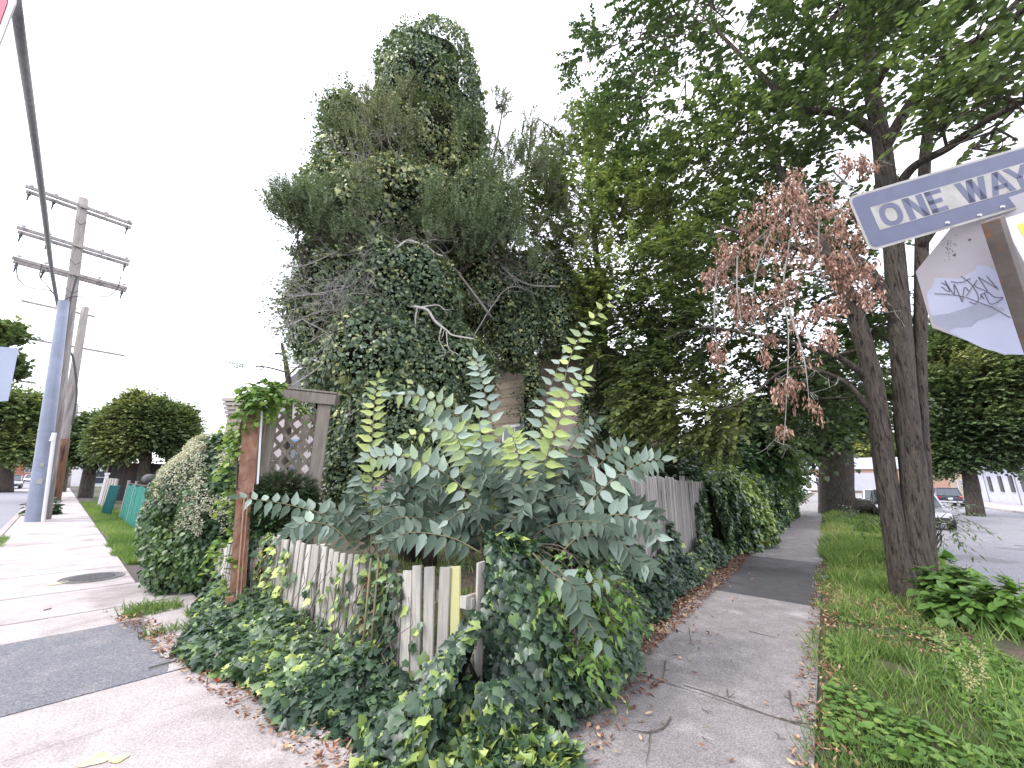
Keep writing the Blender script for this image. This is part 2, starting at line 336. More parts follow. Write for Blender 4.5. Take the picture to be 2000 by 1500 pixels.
# yellow paint marks and road lines
M_yel=mat('faded_yellow_paint',(.62,.55,.22),(.56,.51,.42),scale=9,rough=.8)
for (px,py,r_,s_) in ((185,1488,.06,1.2),(232,1484,.045,1.0)):
    c=G(px,py);n=14;poly=[c+uL*math.cos(t)*r_*(1+.25*math.sin(3*t+px))+nL*math.sin(t)*r_*s_*(1+.15*math.sin(2*t)) for t in np.linspace(0,6.28,n,endpoint=False)]
    sheet('paint_mark',poly,.0105,M_yel)
for (px,py) in ((112,1140),):
    c=G(px,py);poly=[c+uL*math.cos(t)*.09*(1+.3*math.sin(3*t+px))+nL*math.sin(t)*.12 for t in np.linspace(0,6.28,14,endpoint=False)]
    sheet('paint_mark',poly,.0105,M_yel)
M_line=mat('road_line_paint',(.7,.7,.7),(.5,.5,.5),scale=20,rough=.8)
sheet('road_line',quadL(10,160,7.6,7.72),-.131,M_line)
# road cracks, right
ck=MB()
for (a,b) in ((9.5,5.6),(11.2,6.6),(14,8.2),(8.2,7.5),(18,6.8),(24,9)):
    q=[SR(a,b,-.128)];d=nz(nR*.8+uR*(rng.random()-.5))
    for i in range(9):d=nz(d+rng.normal(size=3)*np.array([.3,.3,0]));q.append(q[-1]+d*.28)
    ck.tube(q,.014,3)
tag(ck.build('road_crack',M_dark),kind='structure')
# asphalt cap: manhole
mh=SL(7.25,1.62);e=empty('manhole_cover',mh,'round dark iron manhole cover set in the pale pavement','manhole cover')
mb=MB();mb.tube([mh+Z*-.02,mh+Z*.012],.30,32);
for i in range(-5,6):
    hw=math.sqrt(.27**2-(i*.05)**2);mb.bar(mh+uL*i*.05-nL*hw+Z*.014,mh+uL*i*.05+nL*hw+Z*.014,.022,.012)
M_iron=mat('cast_iron',(.09,.085,.09),(.2,.19,.19),scale=20,rough=.55,metal=.5,bump=.3)
mb.build('cover_plate',M_iron,e)
mb=MB()
for r0,r1 in ((.312,.345),(.36,.385)):
    n=40;vs=[];fs=[]
    for i in range(n):
        t=6.283*i/n;d=np.array([math.cos(t),math.sin(t),0]);vs+=[mh+d*r0+Z*.012,mh+d*r1+Z*.012,mh+d*r1-Z*.03,mh+d*r0-Z*.03]
    for i in range(n):
        j=(i+1)%n
        for k in range(4):fs.append((i*4+k,i*4+(k+1)%4,j*4+(k+1)%4,j*4+k))
    mb.add(vs,fs)
mb.build('cover_ring',M_iron,e)
# ================= fences =================
def picket_mesh(name,w_,h_,t_=.02,m=None):
    mb=MB();r=rng.random
    mb.v=[];tp=[h_-.01*r(),h_-.02*r()]
    mb.add([(-w_/2,-t_/2,0),(w_/2,-t_/2,0),(w_/2,t_/2,0),(-w_/2,t_/2,0),(-w_/2,-t_/2,tp[0]),(w_/2,-t_/2,tp[1]),(w_/2,t_/2,tp[1]),(-w_/2,t_/2,tp[0])],
     [(3,2,1,0),(4,5,6,7),(0,1,5,4),(1,2,6,5),(2,3,7,6),(3,0,4,7)])
    me=bpy.data.meshes.new(name);me.from_pydata(mb.v,[],mb.f)
    if m:me.materials.append(m)
    return me
PM=[picket_mesh('picket',.085,1.0,.022,M_wood) for _ in range(5)]
PMy=picket_mesh('picket',.085,1.0,.022,M_woody)
PM2=[picket_mesh('picket',.09,1.0,.02,M_wood2) for _ in range(5)]
def put_picket(parent,me,p,d,h,lean=0,wsc=1,tilt=0,label=None):
    o=bpy.data.objects.new('picket',me);col.objects.link(o);o.parent=parent
    o.location=Vector(p)-parent_loc(parent);o.rotation_euler=(tilt,lean,math.atan2(d[1],d[0]));o.scale=(wsc,1,h)
    if label:o['label']=label
    bv=o.modifiers.new('bevel','BEVEL');bv.width=.003;bv.segments=1
    return o
# front fence, from the corner to the gate
fe=empty('picket_fence',C0,'low weathered picket fence with ivy between the corner and the brown gate','fence')
tops=[(0.0,.98),(.25,.97),(.45,.98),(.62,.90),(.8,.86),(1.1,.92),(1.7,.93),(2.4,.95),(3.3,.97),(4.3,1.0)]
ta,tz=zip(*tops)
a=.12;i=0
while a<4.2:
    h=float(np.interp(a,ta,tz));b=.0
    wsc=1.25 if a<.9 else 1
    if 1.0<a<1.12: a+=.07;i+=1;continue   # a gap where pickets are missing
    p=SF(a,b+rng.normal()*.006,-.02);me=PMy if i==0 else PM[i%5]
    put_picket(fe,me,p,fL,h+rng.normal()*.012,lean=rng.normal()*.012+(.05 if a<1 else 0),wsc=wsc*(1+rng.normal()*.05),tilt=rng.normal()*.015,label='yellow-green lichen stained picket' if me is PMy else None)
    a+=.108*wsc+rng.random()*.008;i+=1
mb=MB()
for z in (.28,.70):mb.bar(SF(.0,-.04,z),SF(4.3,-.04,z),.035,.085)
mb.build('fence_rail',M_wood,fe)
for a in (.3,2.2,4.25):MB().box(SF(a,-.10,.45),(.09,.09,.95),fL,mL).build('fence_post',M_wood,fe,bevel=.006)
# right fence, low part by the corner
f2=empty('picket_fence',C0,'short weathered picket run buried in ivy just right of the corner','fence')
a=.12
for i in range(6):
    put_picket(f2,PM[i%5],SR(a,.0,-.02),uR,1.02+rng.normal()*.02,lean=rng.normal()*.02,wsc=1.05);a+=.125
mb=MB()
for z in (.3,.72):mb.bar(SR(-.02,-.04,z),SR(2.0,-.04,z),.035,.085)
mb.build('fence_rail',M_wood,f2)
# taller palisade along the path, on a low kerb wall
f3=empty('palisade_fence',SR(2,0),'tall grey close-boarded wooden fence beside the concrete path','fence')
def tall(a):return 1.76 if a<5.6 else 1.70
a=1.7;i=0
while a<10.5:
    z0=.32;h=(1.35 if a<2.3 else tall(a))-z0+rng.normal()*.008
    put_picket(f3,PM2[i%5],SR(a,.0,z0),uR,h,lean=rng.normal()*.008,wsc=1+rng.normal()*.06,tilt=rng.normal()*.01)
    a+=.1+rng.random()*.008;i+=1
mb=MB()
for z in (.55,1.05,1.5):mb.bar(SR(1.8,-.045,z),SR(10.5,-.045,z),.035,.09)
mb.build('fence_rail',M_wood2,f3)
for a in (1.75,4.2,6.6,9.0):MB().box(SR(a,-.11,.95),(.09,.09,1.7),uR,nR).build('fence_post',M_wood2,f3,bevel=.005)
mb=MB();mb.prism([SR(1.5,-.12),SR(26,-.12),SR(26,.16),SR(1.5,.16)],-.1,.24)
M_lowwall=mat('mossy_concrete',(.07,.06,.055),(.14,.125,.115),scale=6,rough=.95,bump=.6,bscale=30,c3=(.06,.07,.04),s3=3)
tag(mb.build('low_wall',M_lowwall,bevel=.02),'low dark mossy concrete kerb wall under the tall grey fence','wall')
# left bit of picket fence past the gate
f4=empty('picket_fence',SF(5,0),'weathered greenish picket fence section left of the brown gate under the flowering hedge','fence')
q0_=G(441,1207);q1_=G(384,1138);dq=nz((q1_-q0_)[None])[0]
for i in range(11):
    a=i*.1
    put_picket(f4,PM[i%5],q0_+dq*a-Z*.03,dq,.80+rng.normal()*.01,lean=rng.normal()*.012,tilt=rng.normal()*.01,wsc=1.0)
mb=MB()
nq=np.array([dq[1],-dq[0],0]);nq=nq if nq[1]>0 else -nq
for z in (.2,.6):mb.bar(q0_+nq*.04+Z*z,q0_+dq*1.05+nq*.04+Z*z,.035,.085)
mb.build('fence_rail',M_wood,f4)
# ---------- brown gate: frame post, panel, lower pier ----------
ga=empty('garden_gate',SF(4.5,0),'narrow brown painted wooden gate with mottled panel and pointed foot, left of the arbor','gate')
def wp(px,py,d=6.15):return D(px,py,d)
def slab(pts,d0,th):  # image-shaped panel with real thickness built at one place
    P_=[wp(px,py,d0) for px,py in pts];n=nz((np.cross(P_[1]-P_[0],P_[2]-P_[0]))[None])[0]
    if n[1]<0:n=-n
    k=len(P_);return [p for p in P_]+[p+n*th for p in P_],[tuple(range(k)),tuple(range(k,2*k))[::-1]]+[(i,(i+1)%k,k+(i+1)%k,k+i)[::-1] for i in range(k)]
mb=MB();mb.add(*slab([(474,826),(507,811),(498,945),(464,955)],6.15,.03));mb.build('gate_panel',M_rust,ga)
mb=MB();mb.add(*slab([(476,803),(511,791),(509,816),(474,829)],6.12,.05));mb.build('gate_cap',M_rust,ga)
mb=MB();mb.add(*slab([(462,957),(493,950),(479,1165),(446,1177)],6.13,.04))
for q in (475,482):mb.bar(wp(q+4,955,6.10),wp(q-12,1165,5.95),.018,.018,up=(0,1,0))
mb.build('gate_stile',M_rust,ga)
mb=MB();mb.add(*slab([(468,950),(496,943),(496,960),(468,967)],6.08,.06));mb.build('gate_rail',M_rust,ga)
mb=MB();mb.add(*slab([(440,1168),(456,1165),(476,1190),(474,1215),(440,1202)],5.9,.05));mb.build('gate_foot',M_rust,ga)
mb=MB();mb.add(*slab([(510,800),(514,798),(505,945),(501,946)],6.10,.05));mb.build('gate_edge_strip',M_white,ga)
# ---------- arbor ----------
ar=empty('garden_arbor',D(590,1100,6.6)*np.array([1,1,0]),'weathered wooden arbor with diagonal lattice panel behind the front picket fence','arbor')
def post(px0,px1,pytop,d,zb=-.05):
    m_=(px0+px1)/2;t=D(m_,pytop,d);wd=np.linalg.norm(D(px1,pytop,d)-D(px0,pytop,d));return np.array([t[0],t[1],zb]),t,wd
AX=nz((D(640,800,6.6)-D(530,800,6.6))[None]*np.array([1,1,0]))[0];AY=np.array([-AX[1],AX[0],0])
def apost(px0,px1,pyt,d,name='post'):
    b,t,wd=post(px0,px1,pyt,d)
    MB().box((b+t)/2,(wd,wd,t[2]-b[2]),AX,AY).build(name,M_arbor,ar,bevel=.006)
    return b,t
b1,t1=apost(527,548,782,6.6);b2,t2=apost(622,647,786,6.6)
# jamb board left of post
b3,t3,w3=post(508,529,796,6.62);MB().box((b3+t3)/2,(w3,.03,t3[2]),AX,AY).build('jamb_board',M_arbor,ar,bevel=.004)
# back posts
for px in (600,):
    b4,t4,w4=post(592,606,800,7.4);MB().box((b4+t4)/2,(.09,.09,t4[2]),AX,AY).build('post',M_arbor,ar,bevel=.006)
hl=D(540,768,6.48);hr=D(655,778,6.48);zt=(hl[2]+hr[2])/2
mb=MB();mb.box((hl+hr)/2*np.array([1,1,0])+Z*(zt-.02),(np.linalg.norm(hr-hl),.04,.16),AX,AY);mb.build('header_beam',M_arbor,ar,bevel=.005)
mb=MB();mb.box((hl+hr)/2*np.array([1,1,0])+Z*(zt+.085)+AY*.12,(np.linalg.norm(hr-hl)+.03,.30,.028),AX,AY);mb.build('cap_board',M_arbor,ar,bevel=.004)
q=D(652,773,6.48);mb=MB();e_=q+AX*.05-AY*.05;mb.bar(q*np.array([1,1,0])+Z*(zt-.03)+AX*.02,q*np.array([1,1,0])+Z*(zt+.05)+AX*.10+AY*.32,.03,.17);mb.build('side_beam',M_arbor,ar,bevel=.004)
# lattice between posts
x0,x1=.05,np.linalg.norm((b2-b1)[:2])-.06;z0=.6;z1=t1[2]-.16
lat0=MB();lat1=MB()
def clipbar(mb,c,sgn,off):
    pts=[]
    for (X0,X1) in (((x0),(x1)),):
        for x in np.linspace(X0,X1,60):
            z=c+sgn*(x-X0)*1.0
            if z0<=z<=z1:pts.append((x,z))
    if len(pts)>3:
        (xa,za),(xb,zb)=pts[0],pts[-1];mb.bar(b1+AX*xa+AY*off+Z*(za+.05),b1+AX*xb+AY*off+Z*(zb+.05),.052,.010,up=AY)
for c in np.arange(z0-1.2,z1+1.4,.215):clipbar(lat0,c,-1.15,-.012);clipbar(lat1,c,1.15,.0)
mb=MB();mb.v=lat0.v[:];mb.f=lat0.f[:];mb.m=lat0.m[:];mb.t=lat0.t[:];mb.add(lat1.v,lat1.f);mb.build('lattice_panel',M_arbor,ar)
# ---------- green slatted chain-link fence & bits left of the hedge ----------
M_green=mat('green_plastic_slat',(.02,.20,.16),(.05,.32,.26),scale=30,rough=.5,map=(6,6,.3),bump=.3)
gf=empty('slatted_fence',SL(13,.45),'chain-link fence filled with bright green plastic slats beside the pavement','fence')
mb=MB();x=10.6
while x<19.2:
    z1_=1.22+.03*math.sin(x*3);mb.box(SL(x,.45+.012*math.sin(x*40),z1_/2+.04),(.04,.008,z1_),uL,nL,taper=.1);x+=.05
mb.build('slat_infill',M_green,gf)
for x in (10.6,13.3,13.7,16.95,19.3):MB().tube([SL(x,.42,0),SL(x,.42,1.42)],.045,8).build('fence_post',M_grey,gf)
mb=MB().tube([SL(10.6,.42,1.3),SL(19.3,.42,1.3)],.02,6);mb.build('top_rail',M_dmetal,gf)
lf=MB()
for k in range(18):
    p=SL(19.7+k*.08,.62+k*.01,0);lf.bar(p+uL*1.0,p+uL*.1+Z*1.2,.05,.008)
tag(lf.build('leaning_panel',mat('bluegreen_slat',(.03,.16,.17),(.05,.25,.25),scale=10,rough=.5)),'faded blue-green slatted panel leaning at the far end of the green fence','fence panel')
M_wpost=mat('pale_post_wood',(.4,.37,.35),(.5,.47,.46),scale=5,rough=.8,map=(6,6,1))
wf=empty('wooden_fence_end',SL(22,.5),'pale weathered wooden fence boards with a white capped post past the green fence','fence')
for k in range(9):
    MB().box(SL(22.0+k*.7,.55,.72),(.30,.06,1.45),uL,nL).build('board',M_wpost if k%2 else M_arbor,wf,bevel=.005)
MB().box(SL(28.6,.55,.8),(.14,.14,1.6),uL,nL).box(SL(28.6,.55,1.66),(.2,.2,.1),uL,nL).build('post',M_white,wf)
mbx=empty('mailbox',SL(16.3,.1),'dark rounded letter box fixed on the rail behind the green fence','mailbox')
mb=MB();mb.tube([SL(15.7,.15,1.5),SL(17.0,.15,1.5)],.17,12);mb.build('box_body',M_dmetal,mbx,smooth=True)
mb=MB();mb.box(SL(16.3,.15,.7),(.07,.07,1.4),uL,nL);mb.build('box_post',M_white,mbx)
hr_=empty('porch_railing',SL(15,-1.5),'white porch handrail with post behind the green fence','railing')
MB().tube([SL(11,-2.2,1.75),SL(19,-.8,1.6)],.04,6).build('handrail',M_white,hr_)
for x in (12,15.5,18.8):MB().box(SL(x,-2.2+(x-11)*.175,.8),(.08,.08,1.7),uL,nL).build('post',M_white,hr_)
# far dark chain-link fence
cf_=empty('chain_link_fence',SL(32,.4),'tall dark privacy chain-link fence under the round yard trees','fence')
M_mesh=mat('dark_fence_screen',(.035,.035,.045),(.07,.065,.07),scale=2,rough=.9,map=(8,8,.4),c3=(.12,.07,.05),s3=.2,amt3=(.5,.6))
MB().box(SL(32,-4.3,1.2),(.03,9.4,2.3),uL,nL).build('screen',M_mesh,cf_)
for b in (.5,-2.5,-5.5,-8.8):
    MB().tube([SL(31.9,b-.1,0),SL(31.9,b-.1,2.5)],.04,6).build('post',M_grey,cf_)
MB().tube([SL(31.9,.4,2.48),SL(31.9,-8.9,2.48)],.03,6).build('top_rail',M_grey,cf_)
# ================= signs near the camera (cam-frame numbers converted once to world points) =================
CX=np.array(rx);CD=-np.array(ry);CF=np.array(cf);CL=np.array([0,0,H])
def cw(v):return CL+CX*v[0]+CD*v[1]+CF*v[2]
def cv(v):return CX*v[0]+CD*v[1]+CF*v[2]
def plate(mb,o,X,Y,N,poly,z0,z1,mi=0):
    k=len(poly);v=[o+X*p[0]+Y*p[1]+N*z0 for p in poly]+[o+X*p[0]+Y*p[1]+N*z1 for p in poly]
    mb.add(v,[tuple(range(k)),tuple(range(k,2*k))[::-1]]+[(i,k+i,k+(i+1)%k,(i+1)%k) for i in range(k)],mi)
def rrect(x0,y0,x1,y1,r,n=5):
    o=[]
    for cx_,cy_,a0 in ((x1-r,y0+r,-90),(x1-r,y1-r,0),(x0+r,y1-r,90),(x0+r,y0+r,180)):
        for i in range(n+1):
            t=R(a0+90*i/n);o.append((cx_+r*math.cos(t),cy_+r*math.sin(t)))
    return o
M_signw=mat('dirty_sign_white',(.31,.295,.265),(.41,.40,.385),scale=9,rough=.5,c3=(.22,.20,.15),s3=7,amt3=(.55,.7))
M_signb=mat('faded_sign_black',(.10,.108,.18),(.12,.128,.205),scale=12,rough=.5)
z_=1.9;o_=cw(np.array([700/760,-259/760,1])*z_);X_=cv((.961,-.279,0));Y_=nz(cv((-.277,-.95,.12))[None])[0];N_=np.cross(X_,Y_)
if N_.dot(CF)>0:N_=-N_
ow=empty('street_sign',o_,'grey-blue and white ONE WAY sign on top of the perforated post','street sign')
hh=.296;LN=1.30
mb=MB();plate(mb,o_,X_,Y_,N_,rrect(0,0,LN,hh,.035),-.002,.0);mb.build('sign_border',M_signw,ow)
mb=MB();plate(mb,o_,X_,Y_,N_,rrect(.012,.012,LN-.012,hh-.012,.028),.0001,.001);mb.build('sign_field',M_signb,ow)
mb=MB();plate(mb,o_,X_,Y_,N_,[(.082,.088),(1.0,.088),(1.0,.06),(1.2,.148),(1.0,.24),(1.0,.212),(.082,.212)],.0012,.002);mb.build('sign_arrow',M_signw,ow)
lt=MB();lh=.115;by=.092;sw=.030;TS=1.05
def para(x0,y0,x1,y1,w_=sw):
    plate(lt,o_,X_*TS,Y_,N_,[(x0,y0),(x0+w_,y0),(x1+w_,y1),(x1,y1)],.0021,.003)
def hor(x0,x1,y):plate(lt,o_,X_*TS,Y_,N_,[(x0,y),(x1,y),(x1,y+.021),(x0,y+.021)],.0021,.003)
x=.105
n=28;
for i in range(n):
    t0,t1=2*math.pi*i/n,2*math.pi*(i+1)/n;c=(x+.052,by+lh/2)
    f=lambda t,rx_,ry_:(c[0]+rx_*math.copysign(abs(math.cos(t))**.85,math.cos(t)),c[1]+ry_*math.copysign(abs(math.sin(t))**.85,math.sin(t)))
    plate(lt,o_,X_*TS,Y_,N_,[f(t0,.052,.059),f(t1,.052,.059),f(t1,.027,.036),f(t0,.027,.036)],.0021,.003)
x=.228;para(x,by,x,by+lh);para(x+.068,by,x+.068,by+lh);para(x+.066,by,x+.002,by+lh)
x=.338;para(x,by,x,by+lh);[hor(x,x+(.078 if i!=1 else .068),by+i*(lh-.021)/2) for i in range(3)]
x=.485;para(x+.030,by,x,by+lh);para(x+.030,by,x+.058,by+lh);para(x+.086,by,x+.058,by+lh);para(x+.086,by,x+.116,by+lh)
x=.628;para(x,by,x+.042,by+lh);para(x+.086,by,x+.042,by+lh);hor(x+.022,x+.088,by+.026)
x=.722;para(x+.045,by,x+.045,by+lh*.5);para(x+.045,by+lh*.45,x,by+lh);para(x+.045,by+lh*.45,x+.09,by+lh)
lt.build('sign_lettering',M_signb,ow)
mb=MB()
for (bx,by_) in ((.40,.028),(.68,.028),(.56,.02)):
    mb.tube([o_+X_*bx+Y_*by_+N_*.001,o_+X_*bx+Y_*by_+N_*.009],[.009,.006],8)
mb.build('sign_bolt',mat('bolt_steel',(.5,.5,.5),rough=.35,metal=.6),ow)
# octagonal sign seen from behind
RM=np.array([[0.8121,0.2934,0.5044],[-0.2441,0.956,-0.163],[-0.53,0.0092,0.8479]]);tt=np.array([2.5457,-.5508,1.9102])
oo=cw(tt);OX=cv(RM[:,0]);OY=cv(RM[:,1]);ON=cv(RM[:,2])
if ON.dot(CF)>0:ON=-ON
R8=.381/math.cos(math.pi/8)
octp=[(R8*math.cos(i*math.pi/4+math.pi/8),R8*math.sin(i*math.pi/4+math.pi/8)) for i in range(8)]
M_alu=mat('bare_aluminium_back',(.42,.39,.42),(.54,.51,.54),scale=2.5,rough=.45,metal=.15)
M_peel=mat('pale_blue_residue',(.42,.445,.59),(.50,.52,.66),scale=5,rough=.6)
M_peel2=mat('grey_residue',(.31,.325,.42),(.38,.39,.5),scale=12,rough=.6)
st=empty('octagonal_sign',oo,'bare metal back of an octagonal sign with peeling pale patches and a scrawled tag','sign')
mb=MB();plate(mb,oo,OX,OY,ON,octp,-.002,0);mb.build('sign_panel',M_alu,st)
def onoct(px,py,off=.0015):
    r=ray(px,py);t=(oo+ON*off-CL).dot(ON)/np.array(r).dot(ON);p=CL+np.array(r)*t;d=p-oo;return d.dot(OX),d.dot(OY)
def c7(x,y):return (1600+x/3,250+y/3)
pe=[c7(*p) for p in [(630,975),(640,950),(655,940),(680,880),(760,878),(830,885),(875,850),(915,835),(925,800),(1000,815),(1060,860),(1120,960),(1180,1060),(1200,1120),(1290,1250),(1230,1330),(1090,1325),(960,1290),(790,1210),(700,1160),(650,1080)]]
mb=MB();plate(mb,oo,OX,OY,ON,[onoct(*p) for p in pe],.0005,.001);mb.build('peeled_patch',M_peel,st)
pe=[c7(*p) for p in [(655,1100),(760,1085),(860,1055),(920,1030),(1030,1040),(1090,1060),(1000,1110),(930,1130),(890,1165),(800,1170),(760,1190),(690,1150)]]
mb=MB();plate(mb,oo,OX,OY,ON,[onoct(*p) for p in pe],.0012,.0016);mb.build('residue_patch',M_peel2,st)
M_ink=mat('dark_marker',(.09,.08,.11),(.14,.13,.17),scale=30,rough=.6)
gr=MB()
for s in [[(675,970),(760,975),(850,990),(930,1020),(1010,1050),(1120,1112)],[(715,930),(765,960),(735,895),(790,975),(790,915),(838,1020)],[(770,900),(830,905),(885,880)],[(838,1020),(850,935),(880,960)],[(832,868),(885,910),(920,960),(932,1000),(915,1030),(878,1018)],[(860,985),(925,890),(912,925),(985,958)],[(930,872),(985,955)],[(930,872),(1050,945)],[(980,868),(1048,945)],[(945,1000),(955,970),(990,962)],[(965,1000),(945,975)],[(968,968),(1005,1032),(1075,995),(1030,992),(990,962)],[(715,905),(760,930)]]:
    q=[onoct(*c7(*p)) for p in s];q=[oo+OX*a+OY*b+ON*.0022 for a,b in q];gr.tube(spline(q,4),.0018,4)
gr.build('scrawled_tag',M_ink,st)
mb=MB()
for i in range(34):
    a,b=onoct(*c7(745+rng.normal()*22+i,690+rng.normal()*38));mb.disc(oo+OX*a+OY*b+ON*.0006,.0022,ON,6,.001)
for p in ((882,655),(792,745)):
    a,b=onoct(*c7(*p));mb.disc(oo+OX*a+OY*b+ON*.001,.006,ON,10,.001)
mb.build('sign_scuffs',M_ink,st)
# perforated post
M_pst=mat('rusty_brown_steel',(.085,.07,.065),(.15,.125,.115),scale=7,rough=.6,metal=.3,c3=(.22,.10,.05),s3=9,amt3=(.58,.7),bump=.2)
M_psl=mat('galvanised_steel',(.30,.29,.31),(.4,.38,.38),scale=9,rough=.55,metal=.3,c3=(.28,.13,.08),s3=6,amt3=(.5,.65))
pt=cw(np.array([938/760,-322/760,1])*1.70);pdr=nz(cv((.385,.92,.06))[None])[0]
ang=.35;sx=nz(np.cross(pdr,CF)[None])[0];sy=np.cross(sx,pdr)
A_=sx*math.cos(ang)+sy*math.sin(ang);B_=np.cross(pdr,A_)
if B_.dot(CF)>0:B_=-B_
if A_.dot(CX)<0:A_=-A_
tpost=(pt[2]+.1)/-pdr[2]
po=empty('sign_post',pt,'dark rusty square sign post with a row of punched holes, cut by the right edge','post')
mb=MB();mb.box(pt+pdr*tpost/2,(.055,.055,tpost),A_,B_,pdr);mb.build('post_tube',M_pst,po,bevel=.004)
mb=MB();mb.box(pt+pdr*tpost/2+A_*.0285,(.0015,.053,tpost-.002),A_,B_,pdr)
mb.build('post_side_face',M_psl,po)
mb=MB()
for i in range(60):
    mb.disc(pt+pdr*(.03+i*.0385)+A_*.030,.0065,A_,10,.002)
mb.build('punched_hole',M_black,po)
# yellow sign fragment at the frame edge
z2=1.80;c_=lambda px,py,z=z2:cw(np.array([(px-1000)/760,(py-750)/760,1])*z)
o2=c_(1957,428);X2=nz((c_(2100,385)-o2)[None])[0];Y2=nz(cv((.40,.91,-.05))[None])[0];N2=np.cross(X2,Y2);N2=N2 if N2.dot(CF)<0 else -N2
ys=empty('warning_sign',o2,'yellow sign with a dark green symbol and white edge, cut by the right frame edge','sign')
mb=MB();plate(mb,o2,X2,Y2,N2,rrect(0,0,.6,.42,.02),-.002,0);mb.build('sign_border',M_white,ys)
mb=MB();plate(mb,o2,X2,Y2,N2,rrect(.05,.045,.55,.38,.01),.0005,.0012);mb.build('sign_field',mat('yellow_sign_paint',(.62,.66,.08),rough=.5),ys)
mb=MB();plate(mb,o2,X2,Y2,N2,[(.085,.085),(.10,.07),(.4,.07),(.4,.15),(.14,.13),(.11,.12)],.0014,.002);plate(mb,o2,X2,Y2,N2,[(.12,.13),(.3,.15),(.3,.3),(.16,.2)],.0014,.002);mb.build('sign_symbol',mat('dark_green_paint',(.05,.17,.14),rough=.5),ys)
# stop sign at top left corner
zs=1.15;oc=cw(np.array([-1051/760,-794/760,1])*zs);SX=nz(cv((.85,.35,-.4))[None])[0];SY=nz(cv((-.18,.98,.05))[None])[0];SX=nz((SX-SY*SX.dot(SY))[None])[0];SN=np.cross(SX,SY);SN=SN if SN.dot(CF)<0 else -SN
ss=empty('stop_sign',oc,'corner of a red and white stop sign cut by the upper left frame corner','stop sign')
mb=MB();plate(mb,oc,SX,SY,SN,octp,-.003,0);mb.build('sign_border',M_white,ss)
mb=MB();plate(mb,oc,SX,SY,SN,[(a*.86,b*.93) for a,b in octp],.0005,.0015);mb.build('sign_field',mat('sign_red',(.42,.02,.06),(.36,.02,.06),scale=8,rough=.5),ss)
pb_=oc-SN*.04;mb=MB();mb.tube([pb_+Z*.3,np.array([pb_[0],pb_[1],-.1])],.03,8);mb.build('sign_post',M_psl,ss)
# blue-grey sign panel at left edge, seen from behind
q=[D(-60,672,4.2),D(37,680,4.2),D(16,783,4.2),D(-80,790,4.2)]
gs=empty('parking_sign',q[1],'plain blue-grey back of a rectangular sign at the left frame edge','sign')
mb=MB();nn=nz(np.cross(q[1]-q[0],q[3]-q[0])[None])[0];mb.add(q+[p+nn*.004 for p in q],[(0,1,2,3),(7,6,5,4),(0,4,5,1),(1,5,6,2),(2,6,7,3),(3,7,4,0)]);mb.build('sign_panel',mat('blue_grey_sign_back',(.36,.40,.52),(.42,.46,.58),scale=3,rough=.5),gs)
mb=MB();c=(q[0]+q[1])/2-CX*.1;mb.tube([c+Z*.1+nn*.03,np.array([c[0],c[1],-.1])+nn*.03*np.array([1,1,0])],.03,8);mb.build('sign_post',M_psl,gs)
# ================= utility poles =================
def upole(base,top,r0,r1,arms,label,name='utility_pole',brown=True):
    e=empty(name,base,label,'utility pole')
    mb=MB();pts=[base+(top-base)*t for t in np.linspace(0,1,14)];mb.tube(pts,np.linspace(r0,r1,14),12,rough=.02);mb.build('pole_shaft',M_pole,e,smooth=True)
    ax=nz(((top-base))[None])[0]
    for (t,hl_,dbl,off) in arms:
        c=base+(top-base)*t
        for s in ((-1,1) if dbl else (1,)):
            m2=MB();cc=c+uL*s*(r1+.06)+nL*off;m2.box(cc,(.09,hl_*2,.12),uL,nL);m2.build('crossarm',M_pole,e,bevel=.008)
            b2=MB()
            for q in (-1,1):b2.bar(c+uL*s*(r1+.12)-ax*.85,c+uL*s*(r1+.12)+nL*q*.75+Z*-.05,.03,.012)
            b2.build('arm_brace',M_dmetal,e)
        for x in (-hl_+.12,-hl_*.45,hl_*.5,hl_-.12):
            i2=MB();p=c+nL*(x+off)+Z*.08;i2.tube([p,p+Z*.12],.015,6);i2.tube([p+Z*.1,p+Z*.13,p+Z*.16,p+Z*.2],[.05,.075,.05,.03],10);i2.build('insulator',M_ins,e)
            if dbl and (abs(x)>hl_*.46):
                h2=MB();h2.tube([p-Z*.15,p-Z*.3,p-Z*.32,p-Z*.55],[.02,.06,.03,.02],8);h2.build('hanging_insulator',M_dmetal,e)
    return e
B1=D(86,1008,22.8)*np.array([1,1,0]);T1=D(163,388,22.8)
p1=upole(B1,T1,.21,.15,[(.965,1.5,1,0),(.83,1.55,1,0),(.735,1.55,1,0)],'tall grey wooden utility pole with three double crossarms behind the blue steel pole')
def P1(px,py):return D(px,py,22.5)
mb=MB()
for s in ([(32,512),(36,545),(60,562),(98,568),(115,588)],[(82,515),(78,540),(92,558),(112,582)],[(236,540),(230,562),(212,578),(180,578),(140,580),(125,586)]):mb.tube(spline([P1(*p) for p in s],6),.018,5)
mb.build('jumper_cable',M_dmetal,p1)
mb=MB().tube(spline([P1(150,540),P1(137,590),P1(128,660),P1(112,760),P1(100,860),P1(92,960)],6),.03,5);mb.build('ground_cable',M_dmetal,p1)
B2=D(105,974,37.6)*np.array([1,1,0]);T2=D(167,600,37.6)
p2=upole(B2,T2,.30,.19,[(.965,1.6,0,1.1),(.78,2.0,0,-.2)],'wooden utility pole with brown stained foot beyond the blue steel pole')
M_pbrown=mat('creosote_brown_wood',(.13,.06,.035),(.22,.12,.075),scale=2,rough=.9,map=(8,8,.7),c3=(.05,.03,.025),s3=.8)
